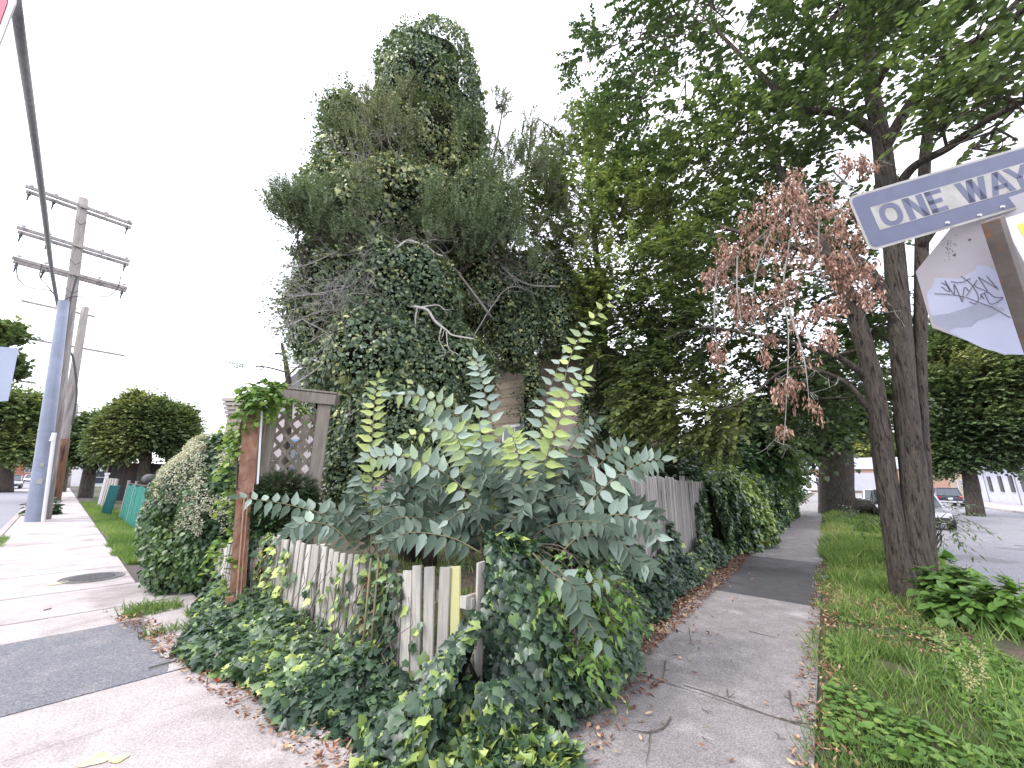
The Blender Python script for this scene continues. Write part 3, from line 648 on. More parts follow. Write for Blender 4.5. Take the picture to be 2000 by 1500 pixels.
mb=MB();mb.tube([B2+(T2-B2)*t for t in np.linspace(0,.30,6)],[.33,.325,.32,.315,.31,.292],12,rough=.03);mb.build('stained_foot',M_pbrown,p2,smooth=True)
mb=MB();mb.tube([B2+uL*.9+(T2-B2)*t for t in np.linspace(0,.24,5)],.13,8);mb.build('side_stub',M_pbrown,p2)
B3=D(128,955,70)*np.array([1,1,0]);T3=D(149,788,70)
p3=upole(B3,T3,.35,.22,[(.97,1.9,0,0),(.9,1.9,0,0)],'small distant utility pole with transformer can between the street trees')
mb=MB().tube([T3-Z*2.6+nL*-.7,T3-Z*1.4+nL*-.7],.5,12);mb.build('transformer_can',M_steel,p3)
Bs=D(68,1015,22.0)*np.array([1,1,0]);Ts=D(125,588,22.0)
sp_=empty('steel_pole',Bs,'blue-grey tapered steel pole in front of the tall wooden utility pole','pole')
pts=[Bs+(Ts-Bs)*t for t in np.linspace(0,1,12)];MB().tube(pts,np.linspace(.235,.15,12),20).build('pole_shaft',M_steel,sp_,smooth=False)
for t in (.205,.39):
    c=Bs+(Ts-Bs)*t;MB().tube([c-Z*.02,c+Z*.03],.235-.085*t+.012,20).build('pole_band',M_steel,sp_)
mb=MB()
for t,s_ in ((.17,.10),(.24,.07)):
    c=Bs+(Ts-Bs)*t-nz((Bs*np.array([1,1,0]))[None])[0]*.245;mb.box(c,(s_*1.4,.01,s_*2),nz(np.cross(Z,Bs)[None])[0],nz((Bs*np.array([1,1,0]))[None])[0])
mb.build('pole_tag',M_signw,sp_)
wc=D(86,1012,21.6)*np.array([1,1,0]);wt=D(106,848,21.6)
cg=empty('cable_guard',wc,'slim white plastic cable guard strapped beside the steel pole','cable guard')
MB().tube([wc,wt],.05,8).build('guard_tube',M_white,cg);MB().tube([wt-Z*.25,wt+Z*.05],[.075,.06],8).build('guard_cap',M_white,cg)
# thick aerial cable from overhead down to the second pole
P_=[D(20,-90,6.2),D(38,60,6.6),D(62,230,9),D(85,400,13),D(103,540,20),D(118,620,29),D(132,682,37)]
M_cab=mat('grey_cable',(.12,.12,.13),(.22,.22,.22),scale=10,rough=.6)
tag(MB().tube(spline(P_,10),[*np.linspace(.045,.055,40),*np.linspace(.055,.075,21)],8).build('aerial_cable',M_cab,smooth=True),'thick grey aerial cable sagging from the upper left corner to the pole clamp','cable')
P_=[D(132,682,37),D(143,700,37),D(150,760,37),D(146,800,37),D(140,830,37)]
tag(MB().tube(spline(P_,6),.06,6).build('drop_cable',M_dmetal),'dark cable loop hanging down along the second wooden pole','cable')
# ================= buildings =================
def window(parent,c,X,N,w_,h_,frame=M_white,shut=None,arch=False):
    mb=MB();mb.box(c+N*.02,(w_+.16,.07,h_+.16),X,N);f=mb.build('window',frame,parent)
    MB().box(c+N*.062,(w_,.02,h_),X,N).build('pane',M_glass,f)
    MB().box(c+N*.078,(w_,.02,.05),X,N).box(c+N*.078,(.04,.018,h_),X,N).build('sash_bar',frame,f)
    if shut:
        for s in (-1,1):MB().box(c+N*.05+X*s*(w_*.75+.1),(w_*.45,.05,h_+.05),X,N).build('shutter',shut,parent)
def house(label,p0,X,N,L_,dp,h_,m,wins,roof=None,cat='house',name='house',cornice=None,roofh=0):
    e=empty(name,p0,label,cat);X=np.array(X);N=np.array(N)
    MB().box(p0+X*L_/2-N*dp/2+Z*h_/2,(L_,dp,h_),X,N).build('wall',m,e)
    for (x,z,w_,hh_) in wins:window(e,p0+X*x+Z*z,X,N,w_,hh_,shut=None)
    if cornice is not None:
        MB().box(p0+X*L_/2+N*.1+Z*(h_-.1),(L_+.5,.5,.3),X,N).box(p0+X*L_/2+N*.05+Z*(h_-.5),(L_+.2,.3,.45),X,N).build('cornice',cornice,e,bevel=.03)
    if roof is not None:
        a=p0-X*.3+N*.4+Z*(h_+.003);b=p0+X*(L_+.3)+N*.4+Z*(h_+.003);c=b-N*(dp+.8);d=a-N*(dp+.8);r1=(a+d)/2+Z*roofh;r2=(b+c)/2+Z*roofh
        mb=MB();mb.add([a,b,c,d,r1,r2],[(0,1,5,4),(2,3,4,5),(0,4,3),(1,2,5),(3,2,1,0)]);mb.build('roof',roof,e)
    return e
M_white2=mat('white_stucco',(.46,.46,.54),(.54,.54,.60),scale=1,rough=.8)
M_roof=mat('dark_shingle',(.06,.065,.075),(.1,.1,.115),scale=20,rough=.9,bump=.4)
M_brick2=mat('orange_brick',(.33,.21,.165),(.28,.17,.135),scale=6,rough=.9,map=(1,1,3))
M_lav=mat('pale_metal_roof',(.33,.33,.43),(.38,.38,.48),scale=1,rough=.6)
M_shut=mat('black_shutter',(.035,.033,.035),(.05,.05,.05),scale=5,rough=.6)
M_pink=mat('pinkish_brown_brick',(.27,.2,.185),(.34,.27,.25),scale=6,rough=.85,map=(1,1,5))
# white house with dark shuttered windows across the right street
e=empty('white_house',SR(60,17.8),'white stucco building with tall dark windows across the right-hand street','building')
for (a0,a1,h_) in ((56,80.5,3.9),):
    MB().box(SR((a0+a1)/2,21,h_/2-.1),(a1-a0,6.4,h_),uR,nR).build('wall',M_white2,e)
    MB().box(SR((a0+a1)/2,20.9,h_+.1),(a1-a0+.6,7.2,.25),uR,nR).build('roof',M_lav,e)
    MB().box(SR((a0+a1)/2,17.70,.45),(a1-a0,.12,1.1),uR,nR).build('plinth',M_white2,e)
for px in (1912,1935,1956,1977,2000):
    p,a=W(px,950,SR(0,17.75),uR)
    if a<80:
        w_=MB().box(SR(a,17.74,2.1),(.95,.08,1.7),uR,nR).build('window',M_shut if px!=1912 else M_steel,e)
for px in (1929,1990):
    p,a=W(px,950,SR(0,17.75),uR);MB().tube([SR(a,17.6,0),SR(a,17.6,3.8)],.05,6).build('downpipe',M_grey,e)
house('orange-tan small house just left of the white stucco building',SR(82,18),uR,-nR,9,6,4.2,mat('ochre_wall',(.36,.29,.21),rough=.9),[(2,1.9,1,1.5),(5,1.9,1,1.5)],M_roof,roofh=1.4)
# buildings closing the right street
e=house('long brick building with pale lavender roof closing the far end of the right street',SR(126,-14),nR,-uR,66,12,5.6,M_brick2,[(8,2.5,2,2),(14,2.5,2,2),(21,2.5,2,2),(40,2.5,2.4,2.2),(46,2.5,2.4,2.2),(54,2.5,2,2)],M_lav,cat='building',name='brick_building',roofh=3)
MB().box(SR(125.85,9,2.6),(8,.2,4.2),nR,uR).build('shopfront_panel',M_lav,e);MB().box(SR(125.8,-2,2.4),(5,.2,4.0),nR,uR).build('shopfront_panel',M_white,e)
# left street far end
e=house('long red brick row with white pilasters at the far end of the left street',SL(175,-8),nL,-uL,44,10,6.5,M_brick,[(x,3,1.6,2.4) for x in (4,10,16,22,28,34,40)],M_roof,cat='building',name='brick_row',roofh=2)
for x in (7,13,25,31):MB().box(SL(174.8,-8+x,3.2),(1.6,.3,6.2),nL,uL).build('pilaster',M_white,e)
house('white gabled garage far along the left pavement under the trees',SL(75,-3.5),nL,-uL,5,6,3.0,M_white,[(2.5,1.2,2,1.6)],M_white,cat='garage',name='garage',roofh=1.2)
# neighbour house behind the arbor: narrow bay with stepped cornice, dark mansard
def at(px,d):return D(px,930,d)*np.array([1,1,0])
q0=at(418,24);q1=at(462,23.2);X=nz((q1-q0)[None])[0];N=np.array([X[1],-X[0],0]);L_=np.linalg.norm(q1-q0)
zt_=D(440,776,23.6)[2]
e=empty('rowhouse',q0,'pinkish brick rowhouse bay with stepped pale cornice left of the arbor','house')
MB().box((q0+q1)/2-N*2+Z*(zt_/2-.2),(L_*.8,4,zt_-.4),X,N).build('wall',M_pink,e)
mb=MB()
for k in range(6):mb.box((q0+q1)/2-N*1.9+Z*(zt_-.08-k*.2),(L_*(1.15-.05*k)+.1,4.4-.15*k,.15),X,N)
mb.build('cornice',mat('pale_cornice',(.34,.28,.265),(.42,.36,.345),scale=3),e)
for s in (-.22,.12,):
    window(e,(q0+q1)/2+X*L_*s+Z*(zt_-2.6),X,N,.22,1.9)
MB().box((q0+q1)/2+N*.3+Z*(zt_-4.2),(L_*1.3,1.2,.15),X,N).build('porch_roof',M_roof,e)
q0=at(500,19);q1=at(690,17);X=nz((q1-q0)[None])[0];N=np.array([X[1],-X[0],0]);L_=np.linalg.norm(q1-q0);zt_=D(600,706,18)[2]
e=empty('neighbour_house',q0,'pale neighbour house with dark mansard roof partly hidden behind the arbor','house')
MB().box((q0+q1)/2-N*3+Z*(zt_-1.1)/2,(L_,6,zt_-1.1),X,N).build('wall',mat('pale_pink_wall',(.42,.36,.37),(.5,.44,.45),scale=1,rough=.9),e)
c=(q0+q1)/2-N*3;a_=[c+X*s*(L_/2+.2)+N*t*3.2+Z*(zt_-1.6) for s,t in ((-1,1),(1,1),(1,-1),(-1,-1))];b_=[c+X*s*(L_/2-.8)+N*t*2+Z*(zt_+.2) for s,t in ((-1,1),(1,1),(1,-1),(-1,-1))]
mb=MB();mb.add(a_+b_,[(0,1,5,4),(1,2,6,5),(2,3,7,6),(3,0,4,7),(4,5,6,7),(3,2,1,0)]);mb.build('mansard_roof',M_roof,e)
MB().box(c+X*1.2+Z*(zt_+.1)+N*2.4,(1.1,1.2,1.3),X,N).build('dormer',M_pinkwood,e)
M_bluew=mat('blue_window_trim',(.12,.2,.42),(.2,.3,.55),scale=4)
for x in (-1.9,-.7,.5,1.6):
    window(e,(q0+q1)/2+X*x+Z*2.4,X,N,.5,1.3,frame=M_bluew)
# ================= main house behind the greenery =================
hc=D(1163,930,10.2)*np.array([1,1,0]) # corner towards the camera
hs=empty('tan_house',hc,'tan clapboard house with pinkish boards mostly swallowed by ivy behind the picket corner','house')
MB().prism([hc,hc+uR*7.5,hc+uR*7.5+uL*7,hc+uL*7],0,5.2).build('wall',M_cream,hs)
mb=MB()
for k in range(18):
    z=.25+k*.27;mb.box(hc+uL*3.5-uR*.012+Z*z,(7,.02,.25),uL,uR+np.array([0,0,.0]),nz((Z-uR*.06)[None])[0]);mb.box(hc+uR*3.75-uL*.012+Z*z,(7.5,.02,.25),uR,uL,nz((Z-uL*.06)[None])[0])
mb.build('clapboard',M_cream,hs)
MB().box(hc-uR*.03-uL*.03+Z*2.6,(.16,.16,5.2),uL,uR).build('corner_board',M_pinkwood,hs)
MB().box(hc+uL*.75-uR*.05+Z*3.2,(.85,.05,1.9),uL,uR).build('pale_board',M_pinkwood,hs)
for a,z in ((2.6,2.4),):
    window(hs,hc+uL*a-uR*.03+Z*z,uL,-uR,.9,1.6,frame=M_white)
MB().tube([hc+uL*2.0-uR*.12,hc+uL*2.0-uR*.12+Z*5.1],.045,8).build('downpipe',M_white,hs)
for x in range(9):MB().box(hc+uL*(2.2+x*.13)-uR*.9+Z*1.3,(.03,.03,.9),uL,uR).build('porch_baluster',M_white,hs)
MB().box(hc+uL*2.75-uR*.9+Z*1.78,(1.3,.05,.05),uL,uR).build('porch_handrail',M_white,hs)
c=hc+uR*3.75+uL*3.5;pp=[hc-uR*.4-uL*.4,hc+uR*7.9-uL*.4,hc+uR*7.9+uL*7.4,hc-uR*.4+uL*7.4];mb=MB();mb.add([p+Z*5.2 for p in pp]+[c+Z*5.6],[(0,1,4),(1,2,4),(2,3,4),(3,0,4),(3,2,1,0)]);mb.build('roof',M_roof,hs)
# ================= cars =================
def car(label,paint,L_=4.5,w_=1.8,h_=1.5,suv=False,name='parked_car'):
    e=empty(name,(0,0,0),label,'car');hw=w_/2;hl_=L_/2;bz=.98 if suv else .88;hd=.95 if suv else .82
    def ring(x,wd,z0,z1):return [(x,-wd*.90,z0),(x,-wd,z0+.18),(x,-wd,z0+(z1-z0)*.62),(x,-wd*.92,z1-.03),(x,-wd*.6,z1+.02),(x,0,z1+.035),(x,wd*.6,z1+.02),(x,wd*.92,z1-.03),(x,wd,z0+(z1-z0)*.62),(x,wd,z0+.18),(x,wd*.90,z0)]
    st_=[(-hl_,hw*.80,.42,.80),(-hl_+.10,hw*.93,.30,bz-.03),(-hl_+.5,hw,.24,bz+.02),(-.4,hw,.22,bz),(hl_-1.35,hw,.22,bz-.03),(hl_-.9,hw,.24,hd),(hl_-.35,hw*.94,.26,hd-.08),(hl_-.08,hw*.82,.32,hd-.2),(hl_,hw*.7,.42,hd-.32)]
    mb=MB();rs=[ring(*s) for s in st_];k=len(rs[0]);v=[p for r_ in rs for p in r_]
    fs=[(i*k+j,(i+1)*k+j,(i+1)*k+(j+1)%k,i*k+(j+1)%k) for i in range(len(rs)-1) for j in range(k)]+[tuple(range(k)),tuple(range((len(rs)-1)*k,len(rs)*k))[::-1]]
    mb.add(v,fs);b=mb.build('body',paint,e,smooth=True);b.modifiers.new('sub','SUBSURF').render_levels=1
    # greenhouse
    rb=-hl_+(.12 if suv else .75);rf=hl_-1.45
    g=[(rb,hw*.86,bz),(rb+(.28 if suv else .65),hw*.74,h_-.03),(rf-.75,hw*.74,h_-.03),(rf,hw*.86,bz)]
    v=[];
    for x,wd,z in g:v+=[(x,-wd,z),(x,wd,z)]
    mb=MB();mb.add(v,[(0,1,3,2),(2,3,5,4),(4,5,7,6),(0,2,4,6),(1,7,5,3),(0,6,7,1)]);mb.build('window_glass',M_glass,e)
    mb=MB();mb.box(((g[1][0]+g[2][0])/2,0,h_-.005),(g[2][0]-g[1][0]+.1,hw*1.5,.05));
    for s in (-1,1):
        for (A,B) in ((g[0],g[1]),(g[3],g[2])):mb.bar((A[0],s*A[1],A[2]),(B[0],s*B[1],B[2]),.07,.05)
        xm=(g[1][0]+g[2][0])/2;mb.bar((xm,s*hw*.87,bz),(xm,s*hw*.75,h_-.03),.06,.04)
    mb.build('roof',paint,e,bevel=.015)
    for sx_ in (-hl_+.8,hl_-.85):
        for s in (-1,1):
            wh=MB();y=s*(hw-.10);rr=.35 if suv else .32;wh.tube([(sx_,y-.11,rr),(sx_,y+.11,rr)],rr,20);ty=wh.build('wheel',M_black,e,bevel=.02)
            MB().tube([(sx_,y+s*.112,rr),(sx_,y+s*.125,rr)],rr*.62,14).build('rim',M_alu,ty)
    for s in (-1,1):
        MB().box((hl_-.16,s*hw*.66,hd-.2),(.16,.36,.15)).build('headlight',M_ins,e,bevel=.03)
        MB().box((-hl_+.05,s*hw*.74,bz-.14),(.1,.28,.15)).build('tail_light',mat('tail_red',(.3,.02,.02),rough=.3) if 'tail_red' not in bpy.data.materials else bpy.data.materials['tail_red'],e,bevel=.02)
        MB().box((rf-.35,s*(hw+.08),bz+.05),(.12,.2,.14)).build('mirror',paint,e,bevel=.03)
    MB().box((hl_-.02,0,.42),(.10,w_*.72,.2)).build('grille',M_black,e,bevel=.02)
    MB().box((-hl_+.03,0,.42),(.12,w_*.8,.16)).build('bumper',M_steel if not suv else M_alu,e,bevel=.03)
    MB().box((-hl_-.03,0,.72),(.02,.32,.16)).build('number_plate',M_white,e)
    return e
def place(e,p,d):e.location=tuple(p);e.rotation_euler=(0,0,math.atan2(d[1],d[0]))
def paint(n,c,m=.3):return mat(n,c,rough=.3,metal=m,coat=.6)
RZ=-.13
place(car('silver-grey parked car nearest, its front corner showing right of the triple trunk',paint('silver_paint',(.35,.36,.38)),4.5),G(1857,1037,RZ)-nR*.62+uR*2.15,-uR)
place(car('dark green older car parked behind the silver car, seen left of the triple trunk',paint('dark_green_paint',(.06,.08,.05)),4.6,h_=1.55),SR(29.5,5.15,RZ),-uR)
place(car('pale white car parked far along the verge beyond the thick tree',paint('white_car_paint',(.7,.7,.72)),4.7,h_=1.5),SR(37,5.15,RZ),-uR)
place(car('dark navy SUV seen from behind across the right street',paint('navy_paint',(.015,.02,.05)),4.7,1.9,1.7,suv=True),G(1860,989,RZ)+uR*2.4,uR)
place(car('white car parked ahead of the navy SUV',paint('white_car_paint2',(.72,.72,.74)),4.6,1.85,1.5),G(1850,981,RZ)+uR*2.4,uR)
place(car('pale car with light wheel covers at the far end of the path',paint('pale_car_paint',(.6,.6,.66)),4.5),G(1556,967,RZ),nR)
place(car('dark blue estate car parked on the far side of the left street',paint('blue_car_paint',(.05,.065,.10)),4.6,1.8,1.5,suv=True),D(-18,940,62)*np.array([1,1,0])+Z*RZ,-uL)
place(car('grey car parked behind the dark blue estate on the left street',paint('grey_car_paint',(.25,.26,.28)),4.5),D(22,939,74)*np.array([1,1,0])+Z*RZ,-uL)
place(car('small white car far off on the left street',paint('white_car_paint3',(.7,.7,.7)),4.3),D(60,937,110)*np.array([1,1,0])+Z*RZ,-uL)
# ================= vegetation =================
LM_TREE=leafmat('tree_leaf',[(0,(.028,.05,.024)),(1,(.32,.36,.13)),(.5,(.085,.122,.056)),(.78,(.19,.235,.09))],tr=.44)
LM_IVY=leafmat('ivy_leaf',[(0,(.024,.046,.030)),(1,(.42,.50,.14)),(.25,(.055,.10,.06)),(.5,(.11,.175,.08)),(.78,(.20,.30,.09))],rough=.38,tr=.2,spec=.6)
LM_TOWER=leafmat('wall_ivy_leaf',[(0,(.05,.085,.055)),(1,(.50,.52,.24)),(.5,(.13,.19,.105)),(.8,(.30,.34,.15))],rough=.4,tr=.15,spec=.6)
LM_JUN=leafmat('juniper_needle',[(0,(.09,.14,.07)),(1,(.28,.22,.16)),(.5,(.17,.23,.115)),(.8,(.24,.25,.14))],rough=.6,tr=.15,spec=.3)
LM_SAP=leafmat('sapling_leaf',[(0,(.03,.055,.033)),(1,(.42,.48,.17)),(.42,(.085,.13,.09)),(.62,(.33,.41,.36)),(.8,(.27,.35,.11))],rough=.5,tr=.25,spec=.45)
LM_BUSH=leafmat('shrub_leaf',[(0,(.02,.05,.02)),(1,(.17,.26,.07)),(.5,(.06,.12,.045))],rough=.4,tr=.25)
LM_VINE=leafmat('vine_leaf',[(0,(.06,.13,.035)),(1,(.30,.38,.09)),(.5,(.13,.24,.05))],rough=.5,tr=.3)
LM_GRASS=leafmat('grass_blade',[(0,(.05,.09,.03)),(1,(.46,.43,.22)),(.5,(.16,.26,.065)),(.8,(.28,.36,.12))],rough=.6,tr=.3,spec=.3)
LM_DEAD=leafmat('dead_leaf',[(0,(.14,.075,.06)),(1,(.56,.38,.31)),(.5,(.34,.19,.145))],rough=.7,tr=.15,spec=.3)
LM_LIT=leafmat('litter_leaf',[(0,(.10,.04,.03)),(1,(.52,.38,.25)),(.5,(.27,.13,.085))],rough=.8,tr=.05,spec=.2)
LM_FLOW=leafmat('cream_flower',[(0,(.40,.38,.28)),(1,(.68,.66,.55)),(.5,(.52,.50,.40))],rough=.7,tr=.2,spec=.2)
LM_FAR=leafmat('far_leaf',[(0,(.05,.085,.04)),(1,(.42,.40,.15)),(.5,(.14,.20,.07))],rough=.6,tr=.25)
def cdepth(p):return (np.array(p)-CL).dot(np.array(cf))
def CLM(l):  # (px,py,dist,rx_px,ry_px[,n]) -> centre, radii in metres
    o=[]
    for c in l:
        p=D(c[0],c[1],c[2]);k=cdepth(p)/760;rx_,ry_=c[3]*k,c[4]*k;o.append((p,np.array([rx_,min(rx_,ry_*1.3)*1.0,ry_]),c[5] if len(c)>5 else 1.))
    return o
def near_pt(limbs,c):
    best=None
    for L_,r_ in limbs:
        d=np.linalg.norm(L_-c,axis=1)+np.maximum(0,(L_[:,2]-c[2]))*1.2;i=int(d.argmin())
        if best is None or d[i]<best[0]:best=(d[i],L_[i],np.interp(i,range(len(L_)),r_*np.ones(len(L_)) if np.ndim(r_)==0 else r_))
    return best
def limbs_to(mb,limbs,clumps,rk=.35,sub=5,subr=.018):
    for c,r_,_ in clumps:
        d,p,rad=near_pt(limbs,c);r0=min(rad*rk,.09);mid=(p+c)/2+rv(1)[0]*d*.12+Z*d*.10
        q=spline([p,mid,c],7);mb.tube(q,np.linspace(r0,.02,len(q)),6,cap=False)
        for k in range(sub):
            e=c+rv(1)[0]*r_*.85;s=q[rng.integers(len(q)//2,len(q))];m2=(s+e)/2+rv(1)[0]*.15;qq=spline([s,m2,e],5);mb.tube(qq,np.linspace(subr,.005,len(qq)),4,cap=False)
def crown(name,clumps,per,L=.45,nl=9,ls=.085,tmpl=T_HEART,mats=None,parent=None,center=None,tint=.35,shell=.25,droop=.3,thr=-.6,fs=1.6,updir=0.,tv=.18,up=1.,jit=.35,tg=.0,tintfn=None,twr=.004,side=.9,outk=.7):
    parts=[]
    for c,r_,k in clumps:
        n=int(per*k);s=in_ell(n,c,r_,shell);s=s[pn(s,fs)>thr]
        if len(s)==0:continue
        o=(s-c)/r_;base=nz((s-center)*np.array([1,1,.25])) if center is not None else nz(o)
        dr=nz(base*outk+o*.4+rv(len(s))*.55+Z*updir)
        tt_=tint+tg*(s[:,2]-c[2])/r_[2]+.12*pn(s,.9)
        if tintfn:tt_=tintfn(s,tt_)
        parts+=spray(s,dr,L*(.7+.6*rng.random(len(s))),nl,ls,tmpl,droop,up,np.clip(tt_,0,1),tv,jit=jit,twr=twr,side=side)
    return leaf_mesh(name,parts,mats,parent)
def tree(label,name,trunks,clumps,per,group=None,bark=M_bark,mats=None,loc=None,sub=5,rk=.35,subr=.018,**kw):
    limbs=[(spline(p,8),r_) for p,r_ in trunks];base=limbs[0][0][0] if loc is None else loc
    e=empty(name,base*np.array([1,1,0]),label,'tree',group);mb=MB()
    for (L_,r_) in limbs:
        rr=np.interp(np.linspace(0,1,len(L_)),np.linspace(0,1,len(r_)),r_);mb.tube(L_,rr,18 if max(r_)>.12 else 8,rough=.07 if max(r_)>.12 else 0)
    lim=[(L_,np.interp(np.linspace(0,1,len(L_)),np.linspace(0,1,len(r_)),r_)) for L_,r_ in limbs]
    limbs_to(mb,lim,clumps,rk,sub,subr);mb.build('trunk',bark,e,smooth=True)
    crown('crown',clumps,per,mats=mats or [LM_TREE,M_twig],parent=e,center=base*np.array([1,1,0])+Z*2,**kw);return e
def PL(l,d=None):return [D(p[0],p[1],d if d is not None else p[2]) for p in l]
# ---- the triple-trunk street tree ----
TB=G(1785,1168)
t1=[TB+np.array([.02,.0,-.1]),*PL([(1790,1080),(1783,924),(1773,829),(1768,760),(1757,640),(1745,480),(1735,400),(1722,280),(1704,180),(1690,60),(1670,-80)],9.1)]
t2=[TB+np.array([-.16,-.1,-.1]),*PL([(1752,1070),(1729,924),(1718,829),(1704,740),(1692,690),(1666,600),(1630,520),(1590,440),(1530,350),(1480,230)],8.9)]
t3=[TB+np.array([.26,.12,-.1]),*PL([(1811,1060),(1805,924),(1800,829),(1796,740),(1797,640),(1800,480),(1803,380),(1815,250),(1850,160),(1920,70),(1990,0)],9.35)]
l4=PL([(1735,400,9.1),(1780,330,8.9),(1850,290,8.3),(1920,240,7.8),(2000,200,7.4)]);l5=PL([(1722,300,9.1),(1780,200,8.8),(1860,110,8.3),(1960,50,7.8),(2040,-20,7.4)])
l6=PL([(1716,260,9.1),(1640,220,8.8),(1560,210,8.3),(1480,140,8),(1400,60,7.8)]);l7=PL([(1700,740,8.9),(1620,690,8.5),(1500,660,8.3),(1380,640,8),(1300,660,7.6)])
l8=PL([(1760,640,9.1),(1690,520,8.5),(1620,500,8.2),(1500,470,8),(1400,440,8)]);l9=PL([(1704,180,9.1),(1760,80,8.6),(1780,0,8.3),(1800,-90,8)])
l10=PL([(1700,800,8.9),(1640,740,8.7),(1540,720,8.5),(1440,790,8.2),(1330,810,8)]);l11=PL([(1800,480,9.3),(1860,400,9),(1930,350,8.6),(2000,300,8.3)])
TR=[(t1,[.31,.195,.16,.155,.15,.145,.14,.15,.13,.12,.10,.07]),(t2,[.21,.145,.135,.135,.13,.125,.13,.11,.09,.07,.05]),(t3,[.17,.10,.09,.09,.09,.09,.09,.085,.08,.06,.05,.04]),
 (l4,[.09,.07,.06,.045,.03]),(l5,[.10,.08,.07,.05,.035]),(l6,[.09,.08,.06,.05,.03]),(l7,[.06,.045,.035,.022,.014]),(l8,[.1,.08,.06,.045,.03]),(l9,[.07,.05,.04,.03]),(l10,[.05,.035,.028,.02,.012]),(l11,[.07,.05,.04,.03])]
CA=CLM([(1250,70,8.6,110,90),(1380,10,8,120,100),(1500,110,8.4,130,110),(1340,210,8.8,120,90),(1210,230,9.2,55,70,.7),(1620,40,8,110,90),(1560,-60,7.6,140,80),
 (1460,270,8.8,130,90),(1600,220,8.6,100,80),(1700,60,8.4,80,90,.8),(1780,-40,7.6,90,80,.7),(1860,110,7.6,100,70,.55),(1950,30,7,90,70,.5),(1960,190,7.2,80,60,.5),(1850,230,8.2,70,50,.5),(1900,290,7.6,80,35,.5),(2040,120,7,80,90,.5),
 (1360,340,9.4,110,70,.9),(1490,390,9.3,110,70,.9),(1250,360,9.6,70,60,.8),(1420,480,9.6,110,70),(1540,520,9.6,100,80,.9),(1650,440,9.8,70,70,.6),(1330,530,9.2,90,70),(1640,620,9.8,80,70,.8),(1500,630,9.5,110,70),(1380,650,9,100,60),
 (1590,720,10,90,60),(1470,750,9.6,90,60),(1300,730,8.6,85,45,.9),(1280,790,8.3,60,45,.7),(1370,810,8.5,90,50,.9),(1400,880,8.8,50,40,.7),(1560,800,11,80,50,.9),(1690,660,10.5,60,60,.6),(1150,110,9,40,70,.35),(1300,-70,8,150,70)])
CA=[(p,r_,k*(1.55 if 17<=i<39 else 1.0)) for i,(p,r_,k) in enumerate(CA)]+CLM([(1200,640,9.6,60,40,1),(1260,700,9.8,60,40,1),(1450,560,11,120,70,1.2),(1330,460,10.5,100,80,1.2),(1560,660,11.5,120,70,1.2),(1400,700,10.5,110,60,1.2),(1530,420,11,100,70,.9),(1300,650,10,70,60,1.2),(1230,760,10,60,40,.9)])
CA+=[(p+nz((p-np.array([0,0,1.6]))[None])[0]*1.6,r_*1.1,k*.4) for p,r_,k in CA[:12]]
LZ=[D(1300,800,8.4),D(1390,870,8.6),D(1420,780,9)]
def tA(s,t):  # backlit glow of the lower sprays, put into their leaf tint
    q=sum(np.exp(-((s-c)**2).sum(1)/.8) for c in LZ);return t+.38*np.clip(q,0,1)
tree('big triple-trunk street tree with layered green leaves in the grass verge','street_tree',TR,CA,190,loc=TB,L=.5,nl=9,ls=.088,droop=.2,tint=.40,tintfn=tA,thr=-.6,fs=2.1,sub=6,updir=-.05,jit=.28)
# ---- second lighter tree behind ivy (left part of the canopy) ----
bB=at(1190,10.5)
tb=[bB,*PL([(1185,800),(1175,600),(1160,450),(1150,330)],10.5)]
CB=CLM([(1180,300,10,60,60,.6),(1130,400,9.6,60,70,.7),(1210,420,9.4,80,70),(1150,500,9.2,80,60),(1240,520,9,80,60),(1100,560,9.2,60,50,.8),(1180,600,9,90,50),(1280,610,9,70,50),(1130,650,9,60,40,.7),(1220,680,9,90,45,.8),(1110,300,10,45,60,.5),(1075,420,9.8,40,60,.5),(1150,250,10.2,50,60,.6),(1200,350,9.8,60,70,.8),(1250,440,9.6,60,60,.8),(1060,520,9.6,50,50,.8),(1100,300,10.4,45,60,.6),(1060,380,10.2,45,60,.7)])
tree('lighter yellow-green tree between the ivy tower and the big street tree','leafy_tree',[(tb,[.16,.12,.10,.08,.05])],CB,270,loc=bB,L=.42,nl=8,ls=.085,tint=.62,thr=-.6,droop=.25,tv=.2)
# ---- thick trunk farther along the path ----
b2_=D(1634,990,31)*np.array([1,1,0])
tk=[b2_-Z*.2,b2_+Z*.5,*PL([(1632,900),(1630,850),(1626,780),(1612,700)],31)]
CC=CLM([(1530,840,26,70,45),(1480,870,22,50,45),(1600,790,28,90,45),(1680,790,30,80,40),(1480,830,20,60,50),(1700,830,33,45,16,.5),(1530,870,26,36,26,.7),(1640,740,28,90,50),(1600,850,27,50,22,.7)])
roots=[([b2_+Z*.6,b2_+np.array([1.2,-.8,.45]),b2_+np.array([2.6,-1.6,.0])],[.5,.4,.2])]
tree('very thick dark old tree trunk farther along the path with flared roots','old_street_tree',[(tk,[1.1,.86,.80,.76,.7,.5])]+roots,CC,300,loc=b2_,L=1.2,nl=9,ls=.22,tint=.42,thr=-1,twr=.01,subr=.05)
